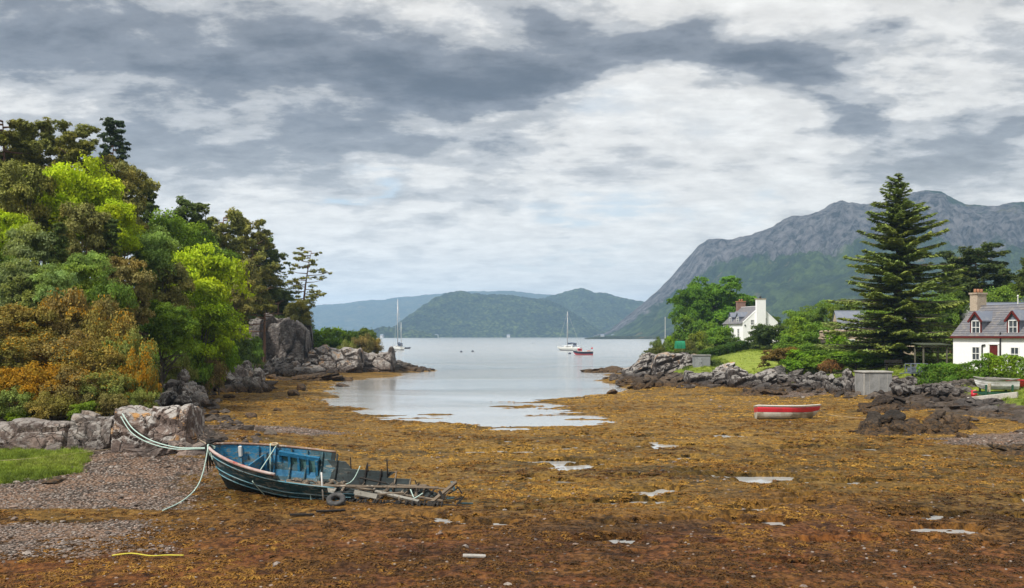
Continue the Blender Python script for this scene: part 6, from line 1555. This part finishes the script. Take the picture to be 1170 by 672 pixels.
for x_, top in ((3.0, ev - .75), (4.75, ev + .30)):
    m = MB(); m.tube([(x_, -.09, -.4), (x_, -.09, top - .1), (x_ + .02, -.09, top)], .055, 7); m.build('drain_pipe', black_iron, cot, True)
m = MB(); m.tube([(3.0, -.09, ev - .76), (3.3, -.09, ev - .72)], .05, 6); m.build('drain_pipe', black_iron, cot, True)
m = MB(); m.box((4.1, 1.0, ev + 1.0 * (rd_ - ev) / 2.6 + .22), (.6, .75, .06), (math.atan2(rd_ - ev, 2.6), 0, 0)); sk = m.build('skylight', pane, cot)
m = MB(); m.box((.32, Dp / 2, rd_ + .45), (.75, 1.15, 1.5)); chm = m.build('chimney', stone, cot, False, .02)
m = MB(); m.box((.32, Dp / 2, rd_ + 1.23), (.88, 1.28, .14)); m.build('chimney_cap', stone, chm)
for k in range(3): m = MB(); m.tube([(.32, Dp / 2 - .38 + .38 * k, rd_ + 1.25), (.32, Dp / 2 - .38 + .38 * k, rd_ + 1.62)], [.13, .11], 8); m.build('chimney_pot', clay, chm, True)

# white gabled house in the middle distance; local X runs along the gable (front), so the roof ridge goes away from the viewer
B_ = at(849, 391, 168.0); al = R(9); gw = 6.25; Ln = 9.2; zg = B_.z; ev = 7.55 - zg; rd_ = 10.35 - zg
hs = thing('white_house', 'white gabled house with tall chimneys in the middle distance', 'house', (B_.x, B_.y, zg), al)
m = MB(); m.prism([(0, 0, -.8), (gw, 0, -.8), (gw, 0, ev), (gw / 2, 0, rd_), (0, 0, ev)], (0, 0, 0), (0, Ln, 0)); m.build('wall', harl, hs)
sl = math.atan2(rd_ - ev, gw / 2); wr = []
for s in (-1, 1):
    e = Vector((-.2, 0, ev - .2 * math.tan(sl))); r_ = Vector((gw / 2, 0, rd_)); n_ = Vector((-math.sin(sl), 0, math.cos(sl))); P = [e + n_ * .02, r_ + n_ * .02, r_ + n_ * .13, e + n_ * .13]
    if s > 0: P = [Vector((gw - p.x, p.y, p.z)) for p in P][::-1]
    m = MB(); m.prism(P, (0, .12, 0), (0, Ln - .12, 0)); wr.append(m.build('roof', slate, hs))
for s in (-1, 1):
    m = MB(); e = Vector((0 if s < 0 else gw, -.02, ev)); r_ = Vector((gw / 2, -.02, rd_)); m.beam(e + Vector((0, .08, .10)), r_ + Vector((0, .08, .10)), .2, .16); m.build('skew_stone', harl, hs)
m = MB(); m.box((gw / 2, Ln / 2, rd_ + .17), (.2, Ln - .3, .08)); m.build('ridge_cap', framew, wr[0])
def wchim(x, y, w_, d_, zt, mm, capm, pots):
    m = MB(); z0 = rd_ - 2.0; m.box((x, y, (z0 + zt) / 2), (w_, d_, zt - z0)); c_ = m.build('chimney', mm, hs); m = MB(); m.box((x, y, zt + .08), (w_ + .14, d_ + .14, .16)); m.build('chimney_cap', capm, c_)
    for k in range(pots): m = MB(); xx = x + (k - (pots - 1) / 2) * .45; m.tube([(xx, y, zt + .15), (xx, y, zt + .5)], [.16, .13], 8); m.build('chimney_pot', clay, c_, True)
m = MB(); m.box((gw / 2 - .05, -.22, (11.6 - zg) / 2 - .4), (1.65, .5, 11.6 - zg + .8)); fc = m.build('chimney_breast', harl, hs)
m = MB(); m.box((gw / 2 - .05, -.12, 11.68 - zg), (1.8, .8, .16)); m.build('chimney_cap', stone, fc); m = MB(); m.tube([(gw / 2 - .05, -.1, 11.7 - zg), (gw / 2 - .05, -.1, 12.15 - zg)], [.19, .16], 8); m.build('chimney_pot', black_iron, fc, True)
wchim(gw / 2, Ln - .5, 1.5, .8, rd_ + 1.1, plain('brown_chimney_stone', (.23, .14, .115), .9, .2, 3), clay, 2)
window(hs, (1.65, 0, ev + .15), (1, 0, 0), .62, .95, True); window(hs, (1.55, 0, ev - 2.0), (1, 0, 0), .75, 1.25, True)
m = MB(); m.tube([(gw / 2 + .95, -.12, -.4), (gw / 2 + .95, -.12, ev + .9)], .06, 6); m.build('drain_pipe', black_iron, hs)
m = MB(); m.box((.35, -.06, ev - .35), (.22, .12, .2)); m.build('lamp_box', black_iron, hs)
for y_ in (2.0, 4.4, 6.8): window(hs, (0, y_, ev - 1.75), (0, -1, 0), .9, 1.7, True, Vector((-1, 0, 0)))
for y_ in (2.6, 6.0):                                          # dormers on the seaward slope
    zt = ev + 1.15; za = ev + 1.85; w2 = .65; k_ = (rd_ - ev) / (gw / 2); xb = (zt - ev) / k_; xr = (za - ev) / k_
    m = MB(); m.add([(.12, y_ - w2, ev), (.12, y_ + w2, ev), (.12, y_ + w2, zt), (.12, y_, za - .05), (.12, y_ - w2, zt), (xb, y_ - w2, zt), (xb, y_ + w2, zt)], [(0, 1, 2, 3, 4), (0, 4, 5), (1, 6, 2)]); d_ = m.build('dormer', slate_b, hs)
    for s in (-1, 1):
        ye = y_ + s * (w2 + .12); ze = zt - .1
        m = MB(); m.add([(-.05, ye, ze), (-.05, y_, za), (xr, y_, za), (xb, ye, ze), (-.05, ye, ze + .1), (-.05, y_, za + .1), (xr, y_, za + .1), (xb, ye, ze + .1)], [(0, 1, 2, 3), (4, 7, 6, 5), (0, 4, 5, 1), (3, 2, 6, 7), (0, 3, 7, 4)]); m.build('dormer_roof', slate_b, d_)
    window(d_, (.12, y_, ev + .62), (0, -1, 0), .95, 1.0, True, Vector((-1, 0, 0)))

# house half hidden behind the spruce, and the long low roof behind the cottage
A = at(951, 384, 124); zg = hz1(A.x, A.y)
hb, rf = cottage('beige_house', 'beige house with slate roof half hidden behind the spruce', (A.x + .9, A.y, zg), R(-8), 9.0, 6.0, 6.2 - zg, 8.5 - zg, beige, slate_b)
for x_ in (1.4, 4.4, 7.4): window(hb, (x_, 0, 1.7), (1, 0, 0), .9, 1.2)
A = at(1122, 384, 106); zg = hz1(A.x, A.y)
hl, rf = cottage('rear_house', 'long grey-roofed house behind the red-trimmed cottage', (A.x, A.y, zg), R(-6), 16.0, 7.0, 7.6 - zg, 8.95 - zg, harl, slate_b)
for x_ in (2, 5, 8, 11): window(hl, (x_, 0, 2.4), (1, 0, 0), .9, 1.1)
m = MB(); m.box((6.5, 3.5, 9.3 - zg), (.5, .5, .9)); m.build('chimney', stone, hl)
# terrace wall of separate stones
def stone_wall(name, label, a, b_, h, mm, seed, grp, cell=(.5, .26), thick=.4):
    a = Vector(a); b_ = Vector(b_); L = (b_ - a).length; t = thing(name, label, 'wall', a, math.atan2(b_.y - a.y, b_.x - a.x), grp); r_ = random.Random(seed); zd = (b_.z - a.z) / L
    m = MB(); m.prism([(0, 0, -.4), (L, 0, -.4 + b_.z - a.z), (L, 0, h - .08 + b_.z - a.z), (0, 0, h - .08)], (0, -thick * .35, 0), (0, thick * .35, 0)); m.build('core', plain(name + '_core', (.07, .06, .05), .95), t)
    z = 0.0; stones = [rock_mesh('stone', 800 + seed * 7 + i, 8, 2, .04, mm) for i in range(4)]
    while z < h - .1:
        x = r_.uniform(-.2, 0)
        while x < L:
            w_ = cell[0] * r_.uniform(.6, 1.4); o = link('stone', stones[r_.randrange(4)], t); o.location = (x + w_ / 2, 0, z + cell[1] / 2 + (x + w_ / 2) * zd); o.scale = (w_ * .68, thick * .75, cell[1] * .70)
            o.rotation_euler = (r_.uniform(-.1, .1), r_.uniform(-.12, .12), r_.choice((0, math.pi)) + r_.uniform(-.1, .1)); x += w_
        z += cell[1]
    return t
wall_m = plain('warm_wall_stone', (.36, .28, .21), .9, .3, 2.0, (.22, .17, .13), .3)
wall_d = plain('dark_wall_stone', (.10, .085, .07), .9, .35, 2.0, (.05, .042, .036), .4)
stone_wall('terrace_wall', 'pale stone terrace wall left of the spruce', Vector((at(938, 388, 118).x, 118, at(938, 388, 118).z)), Vector((at(968, 386, 116).x, 116, at(968, 387, 116).z)), 1.1, wall_m, 1, 'shore walls')
def wz(px, d, dz_=0): 
    x = (px - 585) / FPX * d; return Vector((x, d, hz1(x, d) + dz_ - .1))
stone_wall('shore_wall', 'dark rubble retaining wall below the hedge', wz(1030, 80.5, -.5), wz(1112, 75.5, -.3), .95, wall_d, 2, 'shore walls', (.42, .24))

# concrete block on the shore
P0 = at(1003, 452, 82.5); zb = hz1(P0.x, P0.y) - .25; zt = at(1003, 426, 82.5).z
cbk = thing('concrete_block', 'large square concrete tank standing on the dark shore rocks', 'concrete block', (P0.x, P0.y, zb), R(1))
m = MB(); m.box((0, 1.0, (zt - zb) / 2), (2.45, 2.0, zt - zb)); m.build('body', concrete, cbk, False, .03)
m = MB(); m.box((0, 1.0, zt - zb + .06), (2.6, 2.15, .12)); m.build('lid', concrete_l, cbk, False, .02)
m = MB(); m.box((-1.16, -.012, (zt - zb) / 2), (.12, .03, zt - zb - .1)); m.build('corner_stain_strip', concrete_l, cbk)
m = MB(); m.box((1.30, .35, 1.05), (.35, .4, .10)); m.box((1.26, .35, .85), (.12, .3, .45)); m.build('bracket', black_iron, cbk)
for x_ in (-.7, .1, .8): m = MB(); m.box((x_, -.006, (zt - zb) / 2), (.035, .02, zt - zb - .15)); m.build('shutter_joint', concrete_l, cbk)
# grey slab hut on the point
P0 = at(802, 421, 108); zb = hz1(P0.x, P0.y) - .3; zt = at(802, 406.5, 108).z
sb_ = thing('slab_hut', 'small grey slab-sided hut on the rocks below the white house', 'hut', (P0.x, P0.y, zb), R(-6))
m = MB(); m.box((0, .8, (zt - zb) / 2), (1.85, 1.5, zt - zb)); m.build('body', plain('grey_panel', (.21, .22, .23), .8, .12, 1.2, (.15, .155, .16), .1), sb_, False, .02)
m = MB(); m.box((-.35, .03, (zt - zb) / 2 - .05), (.7, .06, (zt - zb) * .8)); dr = m.build('door', plain('grey_door', (.25, .26, .27), .7), sb_); m = MB(); m.box((-.08, -.02, (zt - zb) / 2), (.04, .06, .14)); m.build('handle', black_iron, dr)
m = MB(); m.box((0, .8, zt - zb + .05), (2.0, 1.65, .09)); m.build('roof', concrete, sb_)
# green net cover
P0 = at(777, 398, 124); zb = hz1(P0.x, P0.y)
gn = thing('net_cage', 'bright green netting cage on the right point', 'garden cage', (P0.x, P0.y, max(zb, P0.z) - .05), R(10)); gh = 1.15; gn.scale = (.75, .75, .85)
netm = plain('green_netting', (.015, .19, .09), .7, .3, 9, (.02, .26, .14), .3, 40)
for k in range(5):
    x_ = -.75 + k * .375; m = MB(); m.tube([(x_, .6 * math.cos(a), gh * .98 * math.sin(a) ** .7 if 0 < a < math.pi else 0) for a in np.linspace(.001, math.pi - .001, 13)], .03, 5); m.build('hoop', greenp, gn, True)
m = MB(); aa = np.linspace(.001, math.pi - .001, 13); xs = np.linspace(-.78, .78, 9)
m.add([(x_, .62 * math.cos(a) + .03 * math.sin(x_ * 9), gh * math.sin(a) ** .7) for x_ in xs for a in aa], [(i * 13 + j, i * 13 + j + 1, (i + 1) * 13 + j + 1, (i + 1) * 13 + j) for i in range(8) for j in range(12)])
for e in (0, 8): m.add([(xs[e], .62 * math.cos(a) + .03 * math.sin(xs[e] * 9), gh * math.sin(a) ** .7) for a in aa], [tuple(range(13))])
m.build('netting', netm, gn, True)
# metal frame trailer by the spruce
P0 = at(1047, 424, 84); zb = hz1(P0.x, P0.y)
tl = thing('cage_trailer', 'grey-blue metal frame trailer parked left of the hedge', 'trailer', (P0.x, P0.y, zb), R(12))
m = MB(); m.box((0, 0, .38), (1.6, .9, .12)); m.box((0, -.45, .55), (1.6, .04, .25)); m.build('bed', greym, tl, False, .01)
for x_ in (-.78, -.26, .26, .78):
    for y_ in (-.42, .42): m = MB(); m.tube([(x_, y_, .35), (x_, y_, 1.15)], .035, 6); m.build('upright', greym, tl)
for z_ in (.85, 1.15):
    for y_ in (-.42, .42): m = MB(); m.tube([(-.8, y_, z_), (.8, y_, z_)], .03, 6); m.build('side_rail', greym, tl)
for s in (-1, 1): m = MB(); torus(m, .2, .07, 20, 8); wv = m.build('wheel', rubber, tl, True); wv.location = (.15, s * .5, .22); wv.rotation_euler = (R(90), 0, 0)
m = MB(); m.tube([(-.8, 0, .38), (-1.6, 0, .32)], .04, 6); m.build('drawbar', greym, tl)
for k, x_ in enumerate((-.5, .05, .5)): m = MB(); m.box((x_, 0, .62), (.42, .6, .36)); m.build('creel', plain('creel_net_%d' % k, ((.10, .12, .15), (.07, .08, .10), (.16, .17, .19))[k], .9, .4, 14), tl, False, .05)
# lean-to on posts
P0 = at(1076, 412, 86); zb = hz1(P0.x, P0.y); ln_ = thing('timber_lean_to', 'open timber lean-to with pale posts left of the cottage', 'shelter', (P0.x, P0.y, zb), 0)
dk_wood = plain('mossy_timber', (.12, .11, .085), .9, .2, 3)
for x_, y_ in ((-1.6, 0), (.45, 0), (-1.6, 1.8), (.45, 1.8)): m = MB(); m.beam((x_, y_, -.2), (x_, y_, 1.85), .11, .11); m.build('post', dk_wood, ln_)
m = MB(); m.beam((-1.8, 0, 1.88), (.65, 0, 1.88), .10, .14); m.build('beam', dk_wood, ln_)
m = MB(); m.box((-.55, .9, 2.08), (2.6, 2.3, .06), (.06, 0, 0)); m.build('roof', plain('mossy_sheet', (.06, .07, .045), .9), ln_)
# bench / low board by the spruce trunk
P0 = at(1022, 419, 90); be = thing('garden_bench', 'low dark wooden bench beneath the spruce', 'bench', (P0.x, P0.y, hz1(P0.x, P0.y)), R(5))
m = MB(); m.box((0, 0, .45), (1.7, .4, .06)); m.build('seat', char, be); m = MB(); m.box((0, .22, .75), (1.7, .05, .3)); m.build('backrest', char, be)
for x_ in (-.75, .75): m = MB(); m.box((x_, 0, .2), (.08, .36, .5)); m.build('leg', char, be)
# poles
for px, y0, y1, d, lb, rad in ((760, 363, 388, 150, 'thin white flagpole on the right point', .05), (846, 352, 375, 210, 'pale mast behind the white house', .06), (1163, 338, 352, 104, 'short white vent pipe on the rear house roof', .08)):
    a = at(px, y0, d); zb = hz1(a.x, a.y); t = thing('flag_pole', lb, 'pole', (a.x, a.y, zb), 0)
    m = MB(); m.tube([(0, 0, -.3), (0, 0, a.z - zb)], [rad * 1.2, rad * .7], 7); m.build('shaft', whitep, t); m = MB(); m.tube([(0, 0, a.z - zb - .05), (0, 0, a.z - zb + .1)], [rad * 1.4, rad * .4], 7); m.build('finial', whitep, t)
# far-shore cottages
far_white = plain('distant_harling', (0.42, 0.42, 0.41), .9)
for k, (px, d, w_, lb) in enumerate(((437, 2005, 14, 'tiny white cottage on the far shore behind the left spit'), (499, 2295, 18, 'tiny white cottage at the foot of the wooded hill'),
                                     (581, 2295, 16, 'far white cottage in the middle of the wooded shore'), (688, 2000, 16, 'far white cottage right of the yachts'), (700, 1990, 12, 'far pale house at the foot of the crag'))):
    x_ = (px - 585) / FPX * d; t = thing('far_cottage', lb, 'house', (x_, d - 6, 2.5), R(8 * (k - 3)), 'cottages on the far shore')
    m = MB(); w_ *= .45; m.prism([(-w_ / 2, 0, -3), (w_ / 2, 0, -3), (w_ / 2, 0, 2.6), (-w_ / 2, 0, 2.6)], (0, -3, 0), (0, 3, 0)); m.build('wall', far_white, t)
    m = MB(); m.prism([(0, -3.4, 2.6), (0, 3.4, 2.6), (0, 0, 5)], (-w_ / 2 - .3, 0, 0), (w_ / 2 + .3, 0, 0)); m.build('roof', slate_b, t)

# ------------------------------------------------------------------ haze over the loch
m = MB(); m.box((0, 3600, 147), (19000, 8400, 316)); hzo = m.build('haze', [], None); hzo.data.materials.clear()
hm_ = bpy.data.materials.new('haze'); hm_.use_nodes = True; hm_.node_tree.nodes.clear()
nb = NB(hm_.node_tree); pv = nb.node('ShaderNodeVolumePrincipled'); pv.inputs['Color'].default_value = (0.45, 0.70, 1.0, 1); pv.inputs['Density'].default_value = 0.00015; pv.inputs['Anisotropy'].default_value = 0.1
ou = nb.node('ShaderNodeOutputMaterial'); nb.l.new(pv.outputs[0], ou.inputs['Volume'])
hzo.data.materials.append(hm_); struct(hzo, 'stuff')
